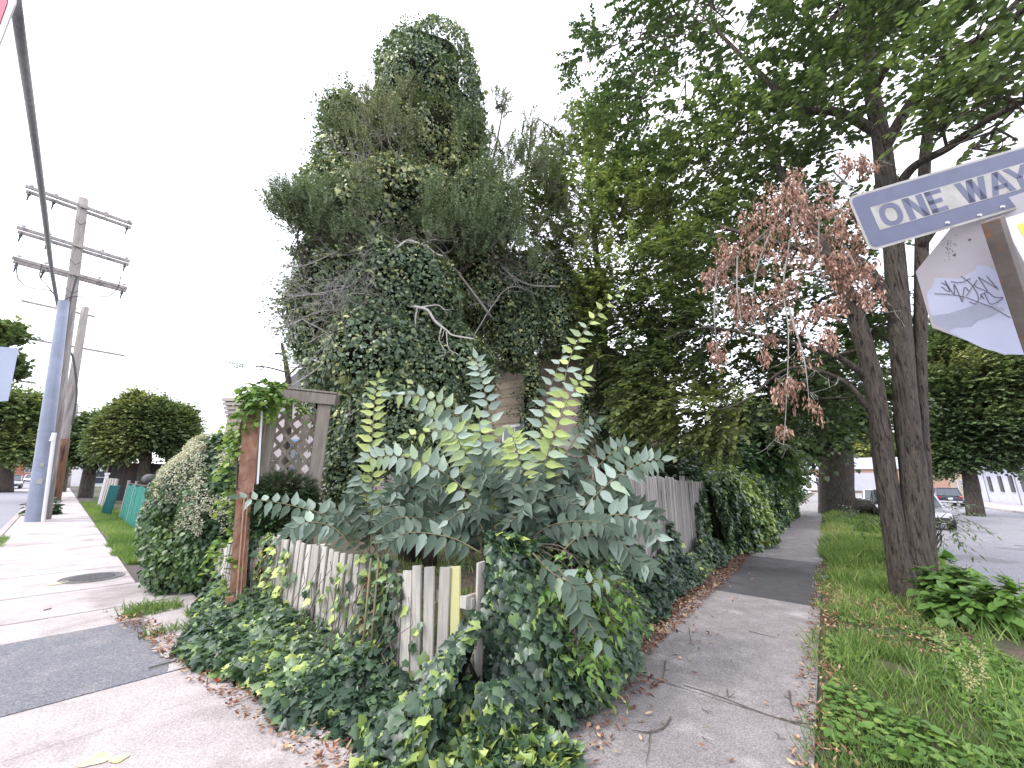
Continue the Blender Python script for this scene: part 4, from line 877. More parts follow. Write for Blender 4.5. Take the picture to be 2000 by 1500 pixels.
# ---- ivy tower ----
def lump(mb,c,r_,n=14,m=18,k=.12):
    vs=[];ph=rng.random(6)*6
    for i in range(n+1):
        th=math.pi*i/n
        for j in range(m):
            g=2*math.pi*j/m;d=np.array([math.sin(th)*math.cos(g),math.sin(th)*math.sin(g),math.cos(th)])
            vs.append(c+d*r_*(1+k*math.sin(3*g+ph[0]+i*.5)*math.sin(th)+k*.7*math.sin(2*th*3+ph[1])*math.sin(th)))
    fs=[(i*m+j,(i+1)*m+j,(i+1)*m+(j+1)%m,i*m+(j+1)%m) for i in range(n) for j in range(m)];mb.add(vs,fs)
def shell_leaves(clumps,dens,ls,tmpl,tintfn,thick=.14,hang=.7,maxn=9000,nshell=1.0,mi=0,front=True):
    parts=[]
    for c,r_,k in clumps:
        area=4*math.pi*((r_[0]*r_[1])**1.6/3+(r_[0]*r_[2])**1.6/3+(r_[1]*r_[2])**1.6/3)**(1/1.6);n=int(min(maxn,dens*area*k))
        d=rv(n);
        if front: # fewer on the side nobody can step to
            toc=nz((CL-c)[None])[0];keep=(d@toc>-.35)|(rng.random(n)<.12);d=d[keep];n=len(d)
        p=c+d*r_;dis=pn(p,1.8)*.5+pn(p,4.5)*.3
        p=p+d*(r_.min()*.22*dis)[:,None]+rv(n)*.05+d*(rng.random(n)**2*-thick+rng.random(n)*.08)[:,None]
        inside=np.zeros(n,bool)
        for c2,r2,_ in clumps:
            if c2 is c:continue
            inside|=(((p-c2)/(r2*.86))**2).sum(1)<1
        p=p[~inside];d=d[~inside];n=len(p)
        if n==0:continue
        nr=nz(d/r_*r_.mean()+rv(n)*.55+Z*.45);fw=nz(-Z*hang+rv(n)*.75+d*.25)
        parts.append(leaf_data(p,fw,nr,ls*(.6+.8*rng.random(n)),tmpl,tintfn(p,d),mi))
    return parts
TW=CLM([(770,250,8.9,50,60),(905,300,9.1,40,80),(720,310,8.8,50,70),(838,142,9,78,66),(838,225,9,98,90),(845,320,9.1,112,95),(672,232,8.6,40,60),(690,330,8.7,60,80),(665,300,8.7,34,70),(735,440,9,130,100),(900,430,9.3,115,105),(680,550,8.6,88,90),(780,590,8.8,130,110),(935,570,9.6,105,95),
 (720,700,8.4,115,90),(850,720,8.8,120,95),(1010,650,9.8,62,70),(760,840,8.2,105,90),(695,900,8.0,48,85),(850,860,8.5,100,90),(620,640,8.3,45,60),(1050,560,9.8,55,80),(925,800,9.2,22,150),(1038,790,9.6,20,110),(1215,850,9.6,48,90),(1100,630,9.7,50,55),(1150,590,9.8,45,50),(1142,790,9.7,9,90),(640,760,8.3,35,70),(620,500,8.6,40,50),(585,590,8.5,30,45),(662,930,8.4,30,60),(1090,560,9.9,40,50)])
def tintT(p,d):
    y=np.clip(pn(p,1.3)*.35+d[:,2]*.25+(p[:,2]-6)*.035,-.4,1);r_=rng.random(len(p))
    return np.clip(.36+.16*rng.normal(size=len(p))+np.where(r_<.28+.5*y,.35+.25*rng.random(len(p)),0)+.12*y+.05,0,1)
it=empty('ivy_covered_tree',at(820,9),'towering tree completely smothered in dark ivy with a rounded top above everything','tree')
mb=MB()
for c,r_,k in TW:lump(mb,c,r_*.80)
mb.build('shade_core',M_core,it,smooth=True)  # solid dark lumps, painted shade inside the ivy, not modelled stems
mb=MB();mb.tube(spline([at(820,9.2)-Z*.1,D(820,700,9.2),D(830,400,9.2),D(840,160,9.2)],6),[*np.linspace(.32,.12,19)],10,rough=.06);mb.build('trunk',M_bark,it,smooth=True)
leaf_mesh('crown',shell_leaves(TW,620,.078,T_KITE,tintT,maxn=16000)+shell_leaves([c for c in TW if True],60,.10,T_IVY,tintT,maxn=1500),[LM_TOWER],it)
# stray ivy sprays break the outline
spl=[]
for c,r_,k in TW:
    n=150;d=rv(n);s=c+d*r_*.98;spl+=spray(s,nz(d+Z*.3+rv(n)*.7),.15+.35*rng.random(n),7,.07,T_KITE,.3,1,.5,.3,twr=.003)
leaf_mesh('trailing_shoots',spl,[LM_TOWER,M_twig],it)
# ---- juniper with bare grey branches in front of the tower ----
jb=at(850,8.4)
JT=[([jb,*PL([(850,800),(855,600),(850,450),(845,330),(850,240)],8.3)],[.15,.13,.11,.09,.06,.03]),(PL([(855,560,8.2),(790,500,7.8),(700,460,7.6),(620,430,7.5),(555,400,7.5)]),[.06,.05,.04,.03,.02]),
 (PL([(850,480,8.2),(920,400,8.2),(960,320,8.3),(985,200,8.4)]),[.05,.04,.03,.015]),(PL([(855,560,8.2),(960,480,8.2),(1020,380,8.4),(1040,230,8.6)]),[.06,.04,.03,.015]),(PL([(850,400,8.2),(790,330,8),(740,280,8)]),[.05,.03,.02])]
CJ=CLM([(600,425,7.6,48,36,.8),(560,410,7.6,32,24,.7),(640,400,7.8,40,45,.8),(700,300,8,42,60,.8),(750,270,8.0,50,60,1),(800,230,8.0,50,60,1),(890,180,8.3,32,55,1),(900,250,8.1,45,60,1),(840,300,7.8,55,55,1),(780,350,7.8,60,50,1),(900,340,7.7,60,60,1),(960,380,7.9,50,60,1),(840,410,7.6,55,45,1),(950,440,7.7,60,50,1),(900,470,7.6,60,40,.9),(972,210,8.5,20,45,.5),(985,300,8.4,40,50,.7),(1035,250,8.7,20,50,.5),(1040,330,8.6,40,50,.8),(1020,420,8.2,55,50,1),(1070,350,8.8,40,60,.8),(625,480,7.8,55,38,.7),(700,400,7.6,50,50,.7),(680,480,7.6,50,40,.5),(1000,510,8.0,60,40,.6),(800,470,7.6,50,30,.5),(1090,270,9.3,30,55,.5),(660,250,8.3,26,50,.5),(1110,380,9,35,50,.6),(1060,440,8.8,50,50,.9),(1100,480,9,50,50,.8),(1010,360,8.5,50,60,.9),(735,200,8.3,22,50,.6),(590,520,7.7,30,40,.5)])
je=tree('wispy green juniper with upswept sprays growing through the ivy tower','juniper_tree',[(p,r_) for p,r_ in JT],CJ,190,loc=jb,mats=[LM_JUN,M_twig],L=.36,nl=30,ls=.075,tmpl=T_SLIM,tint=.5,thr=-.05,fs=3.0,updir=.9,droop=-.1,jit=1.2,side=1.0,tv=.3,sub=9,subr=.012,outk=.3)
bb=MB()
def bare(pts,r0,n,ln,lvl=1,d=None,curl=.6):
    q=spline(PL(pts,d),6);bb.tube(q,np.linspace(r0,r0*.35,len(q)),7,rough=.05);branchlets(bb,q,r0,n,ln,lvl,curl,4)
bare([(960,620,8.3),(900,540,8),(850,480,7.8),(800,470,7.7),(750,500,7.6),(700,550,7.5),(640,570,7.4),(570,580,7.4)],0.032,13,1.035,2)
bare([(740,560,7.9),(680,600,7.6),(620,610,7.5),(560,640,7.4)],0.025,11,0.9199999999999999,2)
bare([(720,660,8),(660,680,7.6),(620,720,7.5),(560,760,7.4)],0.022,7,0.8049999999999999,1)
bare([(880,650,8.2),(800,640,7.8),(730,620,7.6),(660,640,7.5),(600,670,7.4)],0.022,9,0.8049999999999999,2)
bare([(1090,560,8.8),(1030,555,8.4),(980,520,8.2),(945,450,8),(930,400,8)],0.024,9,0.8049999999999999,2)
bare([(1060,500,8.8),(1010,470,8.4),(960,460,8.2),(900,430,8)],0.020,8,0.69,2)
bare([(816,316,7.9),(785,308,7.8),(765,290,7.8),(755,262,7.8)],0.030,7,0.69,2)
bare([(800,330,7.8),(740,320,7.6),(690,300,7.5),(650,300,7.5)],0.018,8,0.69,2)
bare([(830,345,7.8),(770,350,7.7),(700,360,7.6),(640,370,7.6)],0.018,8,0.69,2)
bare([(700,470,7.8),(640,500,7.6),(590,520,7.5),(545,520,7.5)],0.016,7,0.575,1)
bare([(900,700,8.2),(960,600,8.2),(1000,560,8.2),(1060,580,8.6)],0.018,7,0.69,1)
bb.build('bare_branches',M_grey,je,smooth=True)
wb=MB()
for pts,r0 in (([(795,596),(815,600),(835,606),(850,628),(872,645),(885,655),(925,662)],.036),([(815,600),(811,625),(813,660)],.016),([(822,600),(855,596),(868,606)],.018),([(862,640),(858,665),(870,690),(850,698)],.014),([(872,648),(876,680),(895,692)],.012),([(800,470),(830,480),(850,495),(865,500)],.03),([(760,500),(790,472),(800,470)],.026)):
    q=spline(PL(pts,7.45),5);wb.tube(q,np.linspace(r0,r0*.45,len(q)),8,rough=.06);branchlets(wb,q,r0*.7,4,.3,0,.6,4)
wb.build('bleached_branches',mat('bleached_wood',(.42,.40,.37),(.58,.55,.52),scale=8,rough=.8),je,smooth=True)
# ---- pale tree behind, left of the tower ----
b3_=at(560,15)
tree('pale feathery tree showing left of the ivy tower above the arbor','feathery_tree',[([b3_,*PL([(565,800),(560,720),(550,670)],15)],[.14,.1,.08,.04])],CLM([(540,690,15,50,28,.6),(590,660,15,50,40,.8),(500,715,15,40,12,.3),(600,720,14,40,30,.6)]),260,loc=b3_,L=.6,nl=12,ls=.09,tmpl=T_SLIM,tint=.75,thr=-.5,mats=[LM_TREE,M_twig])
# ---- far trees ----
def far_tree(label,px,base_py,dist,cl,per,tint,tr_,bw=.25,ls=.3,L=1.2,name='distant_tree',group=None,**kw):
    b=D(px,base_py,dist)*np.array([1,1,0])
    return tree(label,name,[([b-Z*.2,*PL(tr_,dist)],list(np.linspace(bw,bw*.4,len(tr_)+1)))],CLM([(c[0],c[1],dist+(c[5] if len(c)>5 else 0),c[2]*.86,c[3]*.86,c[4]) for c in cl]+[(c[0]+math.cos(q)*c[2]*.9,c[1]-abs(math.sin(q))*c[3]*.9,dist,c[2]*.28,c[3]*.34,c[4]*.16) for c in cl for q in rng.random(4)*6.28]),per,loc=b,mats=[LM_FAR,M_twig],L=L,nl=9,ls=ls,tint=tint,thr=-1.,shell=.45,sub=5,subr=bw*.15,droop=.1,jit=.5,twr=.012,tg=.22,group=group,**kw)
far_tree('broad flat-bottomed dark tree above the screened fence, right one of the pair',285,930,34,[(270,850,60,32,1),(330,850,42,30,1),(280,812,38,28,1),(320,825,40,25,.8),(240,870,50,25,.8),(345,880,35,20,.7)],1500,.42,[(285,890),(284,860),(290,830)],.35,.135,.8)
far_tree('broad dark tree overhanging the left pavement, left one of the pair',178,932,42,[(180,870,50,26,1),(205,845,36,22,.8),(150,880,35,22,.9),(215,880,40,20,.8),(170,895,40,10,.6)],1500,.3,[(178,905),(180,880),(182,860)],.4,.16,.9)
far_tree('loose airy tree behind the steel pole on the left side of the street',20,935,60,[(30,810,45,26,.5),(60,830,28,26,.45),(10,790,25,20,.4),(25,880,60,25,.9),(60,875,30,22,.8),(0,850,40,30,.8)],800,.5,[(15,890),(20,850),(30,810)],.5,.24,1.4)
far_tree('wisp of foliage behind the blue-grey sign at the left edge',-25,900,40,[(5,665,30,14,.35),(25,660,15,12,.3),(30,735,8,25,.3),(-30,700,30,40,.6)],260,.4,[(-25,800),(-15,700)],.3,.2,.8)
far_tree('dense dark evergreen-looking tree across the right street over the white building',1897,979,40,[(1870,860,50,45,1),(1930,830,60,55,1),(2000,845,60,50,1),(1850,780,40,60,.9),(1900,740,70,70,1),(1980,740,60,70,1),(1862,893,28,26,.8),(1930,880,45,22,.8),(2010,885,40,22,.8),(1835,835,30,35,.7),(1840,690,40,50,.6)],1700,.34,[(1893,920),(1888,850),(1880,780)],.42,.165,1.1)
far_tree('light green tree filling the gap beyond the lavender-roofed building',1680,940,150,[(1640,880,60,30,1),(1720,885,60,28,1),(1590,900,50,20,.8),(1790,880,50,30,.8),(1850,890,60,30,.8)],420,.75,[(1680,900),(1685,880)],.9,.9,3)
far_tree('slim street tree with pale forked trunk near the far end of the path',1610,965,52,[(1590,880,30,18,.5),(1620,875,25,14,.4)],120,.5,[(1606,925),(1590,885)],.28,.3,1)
far_tree('small leafless-looking street tree by the far left pavement',128,948,55,[(130,905,14,10,.4),(122,915,10,8,.3)],60,.3,[(130,920),(134,905)],.2,.25,.8)
# ---- hedges, ivy on fences ----
def tri(x,y):xs,ys=zip(*x);return np.interp(y,xs,ys)
def surf(n,P0,u,m,a0,a1,hf,bef,off=.06,lump_=.06,pw=.8,smin=0,smax=1):
    a=a0+(a1-a0)*rng.random(n);s=smin+(smax-smin)*rng.random(n);h=hf(a);be=bef(a)
    b=be*(1-s)**pw+off;z=h*s**.85+.015
    p=P0+a[:,None]*u+b[:,None]*m+z[:,None]*Z;nr=nz(m[None]*(h*.9)[:,None]+Z*(be*.8+.05)[:,None])
    d=(pn(p,3.5)*.6+pn(p,9)*.3)*lump_;return p+nr*d[:,None],nr,a,s
def ivy_on(name,sets,ls,parent,mats,tintf,tmpl=T_IVY,hang=.8,thick=.07,strip=None):
    parts=[]
    for p,nr,a,s in sets:
        n=len(p);p=p+nr*((rng.random(n)-.35)*thick)[:,None];N2_=nz(nr+rv(n)*.5+Z*.25);fw=nz(-Z*hang+rv(n)*.7+nr*.3)
        parts.append(leaf_data(p,fw,N2_,ls*(.55+.75*rng.random(n)),tmpl,tintf(p,a,s),0))
    return leaf_mesh(name,parts,mats,parent)
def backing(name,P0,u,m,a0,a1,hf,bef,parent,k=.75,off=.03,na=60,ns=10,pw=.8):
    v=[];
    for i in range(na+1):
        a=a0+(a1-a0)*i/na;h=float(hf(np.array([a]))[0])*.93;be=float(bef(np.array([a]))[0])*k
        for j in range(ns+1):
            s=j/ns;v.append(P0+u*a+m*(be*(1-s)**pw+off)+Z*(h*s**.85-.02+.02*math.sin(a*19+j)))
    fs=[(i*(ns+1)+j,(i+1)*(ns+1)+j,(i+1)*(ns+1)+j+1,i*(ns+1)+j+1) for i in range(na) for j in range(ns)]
    MB().add(v,fs).build(name,M_core,parent,smooth=True)  # dark sheet under the leaves, standing in for the shade between them
def tI(lime,base=.28):
    def f(p,a,s):
        q=pn(p,1.6);r_=rng.random(len(p));return np.clip(base+.17*rng.normal(size=len(p))+.08*pn(p,3.3)+np.where(r_<lime*(1+1.2*q),.45+.25*rng.random(len(p)),0),0,1)
    return f
iv=empty('ivy',SF(1.5,.4),'thick ivy heaped over the front picket fence down to the left pavement','ivy')
hL=[(-.15,.7),(.0,.6),(.10,.2),(.2,.05),(.74,.05),(.84,.15),(.95,.25),(1.2,.25),(1.4,.15),(1.7,.16),(2.0,.16),(2.5,.18),(3.0,.25),(3.6,.32),(4.4,.35)]
hf=lambda a:tri(hL,a);bef=lambda a:.72+.06*np.sin(a*3)-.42*np.clip(a-2.9,0,1.4)-.18*np.exp(-((a-.4)/.35)**2)
S=[surf(12000,C0,fL,mL,-.15,4.4,hf,bef,.05,.05,pw=1.2),surf(6000,C0,fL,mL,-.2,4.3,lambda a:hf(a)*.3+.05,lambda a:bef(a)+.12,.03,.04)]
# strands up the pickets
st_=[]
for a0,zt,n in ((1.02,.98,100),(1.14,.96,90),(1.28,.94,40),(1.62,.8,34),(.82,.82,80),(.55,.5,8),(2.15,.6,26),(2.75,.85,50),(3.1,.96,80),(3.35,.98,90),(3.7,1.0,220),(4.1,1.0,240),(.36,.35,14),(1.85,.5,22)):
    s=rng.random(n);a=a0+rng.normal(size=n)*.07;z=zt*s;p=C0+a[:,None]*fL+(.018+.04*rng.random(n))[:,None]*mL+z[:,None]*Z;st_.append((p,np.repeat(mL[None],n,0),a,s))
ivy_on('ivy_leaves',S,.08,iv,[LM_IVY],tI(.13,.22),thick=.11)
ivy_on('climbing_strands',st_,.08,iv,[LM_IVY],tI(.35,.35))
st2=[];n=260;s=rng.random(n);a=np.where(rng.random(n)<.6,1.0+.25*rng.random(n),3.0+1.0*rng.random(n));p=C0+a[:,None]*fL+(.03+.05*rng.random(n))[:,None]*mL+(.05+.75*s)[:,None]*Z
leaf_mesh('withered_leaves',[leaf_data(p,nz(-Z+rv(n)*.6),nz(mL+rv(n)*.5),.055*(.6+.6*rng.random(n)),T_CURL,rng.random(n),0)],[LM_LIT],iv)
backing('shade_backing',C0,fL,mL,-.1,4.4,lambda a:hf(a)*.8,bef,iv,pw=1.3)
mb=MB()
for k in range(26):
    a=rng.random()*4.2;z0=.05+rng.random()*.3;q=[SF(a,.12+.3*rng.random()*(1-z0),z0)]
    for j in range(7):q.append(q[-1]+fL*rng.normal()*.05+Z*(.05+.05*rng.random())-mL*.03)
    q=[SF(*(lambda d:(d@fL,max(.05,(d@mL)),p[2]))(p-C0)) for p in q];mb.tube(q,.0035,4,cap=False)
tag(mb.build('runner_stems',M_twig,iv),kind='stuff')
# corner apron of ivy between both fences
ic=empty('ivy',SF(0,.5),'brighter lime-flecked ivy spreading over the ground at the fence corner','ivy')
n=9000;th=rng.random(n);dirs=nz(mL[None]*(1-th)[:,None]+nR[None]*th[:,None]);ro=.92*np.sqrt(rng.random(n));p=C0+dirs*ro[:,None]+Z*(.03+.12*np.clip(1-ro/.9,0,1)*(th>.5)+.05*rng.random(n))[:,None]+Z*(pn(C0+dirs*ro[:,None],6)*.02)[:,None]
ex=C0-nR*0+dirs*0
parts=[leaf_data(p,nz(dirs*.6+rv(n)*.8-Z*.2),nz(Z+dirs*.35+rv(n)*.45),.078*(.55+.8*rng.random(n)),T_IVY,tI(.14,.30)(p,ro,ro),0)]
leaf_mesh('ivy_leaves',parts,[LM_IVY],ic)
# right ivy wall at the corner
ir=empty('ivy',SR(1,.4),'dark hanging wall of ivy over the corner fence beside the concrete path','ivy')
hR=[(-.25,.80),(-.05,.98),(.1,1.10),(.4,1.16),(.8,1.18),(1.2,1.12),(1.5,.98),(1.8,.85),(2.2,.72),(2.6,.58),(3.0,.44),(3.5,.34),(4.2,.36)]
hfr=lambda a:tri(hR,a)+.05*np.sin(a*7);ber=lambda a:.56+.08*np.sin(a*2.3)-.12*np.clip(a-1.6,0,2)
S=[surf(12800,C0,uR,nR,.20,4.2,hfr,ber,.05,.10)]
n=2600;a_=.19+.14*rng.random(n);s=rng.random(n);b_=rng.random(n)*(.56*(1-s)**.8+.08);p=C0+a_[:,None]*uR+b_[:,None]*nR+Z*(1.08*s**.85+.02)[:,None];p=p+(pn(p,7)*.03)[:,None]*uR;S.append((p,np.repeat(nz((-uR*.8+nR*.6)[None]),n,0),a_,s))
# wedge turning the corner so the wall is round
n=6500;th=rng.random(n);s=rng.random(n);dd=nz(mL[None]*(1-th)[:,None]+nR[None]*th[:,None]);keep=(th>.58)&(s<.3);dd=dd[keep];s=s[keep];n=len(s)
p=C0-mL*.0+dd*(.5*(1-s)**.8+.08)[:,None]+Z*((1.0*s**.85))[:,None];p=p+dd*(pn(p,5)*.05)[:,None];S.append((p,nz(dd+Z*.35),s,s))
ivy_on('ivy_leaves',S,.078,ir,[LM_IVY],tI(.04,.17),thick=.13)
backing('shade_backing',C0,uR,nR,.27,4.2,hfr,ber,ir,k=.62)
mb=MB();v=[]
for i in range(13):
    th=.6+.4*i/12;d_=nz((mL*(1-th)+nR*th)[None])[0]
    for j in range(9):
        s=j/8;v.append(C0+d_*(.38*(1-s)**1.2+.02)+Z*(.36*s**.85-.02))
mb.add(v,[(i*9+j,(i+1)*9+j,(i+1)*9+j+1,i*9+j+1) for i in range(12) for j in range(8)]);mb.build('corner_shade',M_core,ir,smooth=True)  # dark corner sheet, shade behind the ivy put into its colour
# top overhang
n=2200;a=rng.random(n)*1.25+.25;p=SR(0,0)+a[:,None]*uR+(rng.random(n)*.34-.1)[:,None]*nR+Z*(1.06+.12*rng.random(n)+.05*np.sin(a*8))[:,None]
leaf_mesh('ivy_overhang',[leaf_data(p,nz(rv(n)*.8-Z*.4+nR*.4),nz(Z+rv(n)*.5),.08*(.6+.6*rng.random(n)),T_IVY,tI(.05,.26)(p,a,a),0)],[LM_IVY],ir)
# climbing patches on the grey palisade
ip=empty('ivy',SR(4.5,.2),'ivy patches climbing the foot of the tall grey fence','ivy')
S=[surf(4200,C0,uR,nR,3.4,9.2,lambda a:.42+.10*np.sin(a*2.1)+.06*np.sin(a*5),lambda a:.26+.04*np.sin(a*3),.12,.06)]
for a0,zt,n in ((3.0,1.1,190),(3.35,.8,140),(4.9,1.0,240),(5.2,.8,200),(6.9,1.25,260),(7.5,1.55,300),(8.2,1.6,400),(2.3,1.5,160),(4.4,.7,140),(2.7,1.2,90),(8.8,1.6,450),(9.3,1.6,450)):
    s=rng.random(n)**1.4;a=a0+rng.normal(size=n)*.12*(1.2-s);p=C0+a[:,None]*uR+(.04+.08*rng.random(n))[:,None]*nR+(.3+(zt-.3)*s)[:,None]*Z;S.append((p,np.repeat(nR[None],n,0),a,s))
ivy_on('ivy_leaves',S,.075,ip,[LM_IVY],tI(.08,.26))
# long ivy hedge over the fence further on
ih=empty('ivy_hedge',SR(14,.3),'long bulging ivy hedge swallowing the fence along the far half of the path','hedge')
hH=lambda a:1.80+.12*np.sin(a*1.3)+.03*(a-9);bH=lambda a:np.clip(.25+.2*(a-7.6),0.1,.75)+.06*np.sin(a*2)
S=[surf(26000,C0,uR,nR,7.8,26,hH,bH,.10,.14,pw=.55)]
n=5000;a=7.8+18*rng.random(n);b=rng.random(n)*.9-.6;p=C0+a[:,None]*uR+b[:,None]*nR+Z*(hH(a)+.02+.12*rng.random(n)+.08*pn(C0+a[:,None]*uR,3))[:,None];S.append((p,nz(Z+nR*.2+rv(n)*.2),a,a))
ivy_on('ivy_leaves',S,.095,ih,[LM_IVY],lambda p,a,s:np.clip(tI(.22,.34)(p,a,s)+.16*(p[:,2]>1.2)*(rng.random(len(p))<.5),0,1),tmpl=T_HEART)
backing('shade_backing',C0,uR,nR,7.8,26,hH,bH,ih,k=.7,off=.05)
# dark shrubs and saplings over the far hedge
def shrub(label,name,cl,per,base,tint,ls=.09,L=.4,mats=None,cat='shrub',tmpl=T_HEART,core=True,nl=8,**kw):
    e=empty(name,base*np.array([1,1,0]),label,cat);mb=MB()
    for c,r_,k in cl:
        for j in range(4):
            q=spline([base*np.array([1,1,0])+rv(1)[0]*np.array([.1,.1,0]),(base*np.array([1,1,0])+c)/2+rv(1)[0]*.15,c+rv(1)[0]*r_*.6],5);mb.tube(q,np.linspace(.02,.006,len(q)),5,cap=False)
    mb.build('stem',M_twig,e)
    if core:
        m2=MB()
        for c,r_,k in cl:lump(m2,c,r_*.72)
        m2.build('shade_core',M_core,e,smooth=True)  # dark solid core paints the shade inside the shrub
    crown('crown',cl,per,L=L,nl=nl,ls=ls,tint=tint,mats=mats or [LM_BUSH,M_twig],parent=e,shell=.75,thr=-2,tmpl=tmpl,droop=.3,**kw);return e
shrub('dark dense shrub mass rising over the far ivy hedge','overgrown_shrub',[(SR(a,b,z),np.array(r_),1.) for a,b,z,r_ in ((17,-.6,2.8,(1.5,1.5,1.1)),(20,-.3,2.7,(1.6,1.5,1.4)),(22.5,-.1,2.2,(1.5,1.2,1.6)),(14,-1.2,2.6,(1.3,1.3,.9)),(25.3,-.4,2.0,(1.3,1.0,1.6)),(22,-.6,4.2,(1.8,1.5,1.2)),(25.5,-.9,4.2,(1.6,1.2,1.4)))],620,SR(20,-.4),.4,ls=.13,L=.55)
shrub('dark leafy undergrowth in the yard between the tan house and the grey fence','yard_undergrowth',[(SR(a,b,z),np.array(r_),1.) for a,b,z,r_ in ((8.6,-1.3,1.7,(.9,.8,.7)),(10.5,-1.5,1.9,(1.1,.8,.9)),(12.4,-1.2,1.9,(1.0,.9,.9)),(7.2,-1.9,1.5,(.7,.7,.7)))],420,SR(9,-1.4),.22,ls=.08,L=.35)
# flowering hedge left of the gate
HD=[(D(px+28,py,d),np.array([rx_,rx_,rz]),1.) for px,py,d,rx_,rz in ((392,950,8.3,.66,.60),(352,1010,8.7,.58,.72),(420,1000,7.6,.50,.80),(365,1080,8.2,.50,.62),(330,1090,8.8,.36,.50),(445,935,7.6,.34,.52),(398,1075,7.6,.38,.40),(338,965,9.2,.42,.50),(400,890,8.6,.40,.35))]
fh=empty('flowering_hedge',HD[0][0]*np.array([1,1,0]),'rounded hedge with creamy white blossom on top, left of the brown gate','hedge')
mb=MB()
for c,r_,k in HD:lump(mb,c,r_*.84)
mb.build('shade_core',M_core,fh,smooth=True)  # solid lumps, the hedge's inner shade given as near-black colour
leaf_mesh('crown',shell_leaves(HD,1900,.053,T_HEART,lambda p,d:np.clip(.3+.18*rng.normal(size=len(p))+.25*d[:,2]+.15*pn(p,2),0,1),maxn=16000,thick=.2),[LM_BUSH],fh)
fp=[]
for c,r_,k in HD:
    n=int(1500*r_[0]*4);d=rv(n);p=c+d*(r_+.07)*(1.0+.05*rng.random(n))[:,None];m_=(p[:,2]+.35*pn(p,2.5)>1.2)&(pn(p,6.)>-.6)&(d[:,2]>-.3);p=p[m_];d=d[m_]
    for q in range(7):
        pp=p+rv(len(p))*.035;fp.append(leaf_data(pp,rv(len(p)),nz(d+Z+rv(len(p))*.5),.026*(.7+.6*rng.random(len(p))),T_KITE,rng.random(len(p)),0))
leaf_mesh('blossom',fp,[LM_FLOW],fh)
n=500;c=HD[0][0];d=rv(n);p=D(455,1100,7.2)+rv(n)*np.array([.25,.25,.5]);
# vine on the gate and arbor
vn=empty('climbing_vine',D(490,800,6.1)*np.array([1,1,0]),'yellow-green vine spilling over the arbor corner and down the gate post','vine')
VC=CLM([(510,768,6.1,28,18),(532,762,6.0,14,12,.6),(494,788,6.2,16,18,.8),(466,830,6.25,13,32,.6),(460,890,6.3,9,36,.35),(448,960,6.3,7,40,.2),(438,1040,6.3,7,45,.22),(433,1110,6.2,6,45,.22),(560,790,6.4,30,10,.35)])
crown('vine_leaves',VC,62,L=.16,nl=5,ls=.062,tint=.66,mats=[LM_VINE,M_twig],parent=vn,shell=.3,thr=-2,tmpl=T_IVY,droop=.6,tv=.3)
mb=MB();mb.tube(spline(PL([(470,1180),(462,1000),(466,860),(485,790),(520,765)],6.2),6),.012,5);mb.build('vine_stem',M_twig,vn)
# boxwood
BX=CLM([(555,970,6.35,48,34),(515,990,6.35,30,34,.8),(585,985,6.35,18,20,.5),(540,1030,6.35,44,30,.9)])
shrub('small glossy box shrub in front of the arbor lattice','box_shrub',BX,480,at(555,6.35),.45,ls=.042,L=.16,nl=10,tmpl=T_OVAL,updir=.6,cat='shrub')
# bush at the foot of the street tree
VB=CLM([(1850,1140,8.2,22,16),(1885,1150,8,26,18),(1915,1175,7.7,24,14),(1870,1182,7.7,34,11),(1990,1160,7.6,12,10,.35),(1820,1165,8.1,12,13,.6),(1868,1108,8.4,12,8,.35)])
e=empty('broadleaf_bush',G(1880,1200),'bush of large round green leaves at the foot of the triple trunk','shrub')
crown('crown',VB,50,L=.18,nl=5,ls=.105,tint=.40,mats=[LM_VINE,M_twig],parent=e,shell=.3,thr=-2,tmpl=T_HEART,droop=.35,up=1.6,tv=.2,jit=.3)
mb=MB()
for c,r_,k in VB:mb.tube(spline([G(1870,1195),(G(1870,1195)+c)/2+Z*.15,c],5),.01,5)
mb.build('stem',M_twig,e)
# green weeds poking up by the road, right of the trunk
shrub('thin weeds sprouting at the kerb in front of the silver car','kerb_weed',CLM([(1850,1010,12.5,24,16,.4),(1700,1000,13,28,14,.4),(1840,1040,11.5,12,12,.3)]),60,SR(11.5,3.9),.6,ls=.12,L=.4,tmpl=T_SLIM,core=False)
# ---- the tall pinnate-leaved saplings behind the corner ----
def frond(parts,mb,pts,d,ls,npairs,tint,s0=.15,tv=.08,droopl=.35,face=None,taper=.55,w_=.98,rad=.008):
    q=spline(PL(pts,None if len(pts[0])==3 else d),10);m=len(q);mb.tube(q,np.linspace(rad,.002,m),5,cap=False)
    tc_=nz((CL-q[m//2])[None])[0]
    npairs=int(npairs*1.12)
    for k in range(npairs*2+1):
        t=s0+(1-s0)*(k/(npairs*2));i=min(int(t*(m-1)),m-2);p=q[i]+(q[i+1]-q[i])*(t*(m-1)-i);tg=nz((q[min(i+1,m-1)]-q[max(i-1,0)])[None])[0]
        nrm=nz((tc_*(1.1 if face is None else face)+Z*.45+rv(1)[0]*.28)[None])[0];sd=nz(np.cross(tg,nrm)[None])[0]
        s=1 if k%2 else -1;last=k==npairs*2
        fw=tg if last else nz((sd*s+tg*.35-Z*droopl+rv(1)[0]*.2)[None])[0]
        l=1.12*ls*(1-(1-taper)*abs(t-.45)/.6)*(.9+.2*rng.random())
        parts.append(leaf_data(p[None],fw[None],nrm[None],np.array([[l*w_,l,l]]),T_OVAL,np.array([np.clip(tint+tv*1.3*rng.normal()-(.12 if rng.random()<.15 else 0),0,1)])))
sa=empty('sapling',at(1000,4.0),'cluster of tall saplings with long paired pointed leaves rising behind the fence corner','plant')
fp=[];fm=MB()
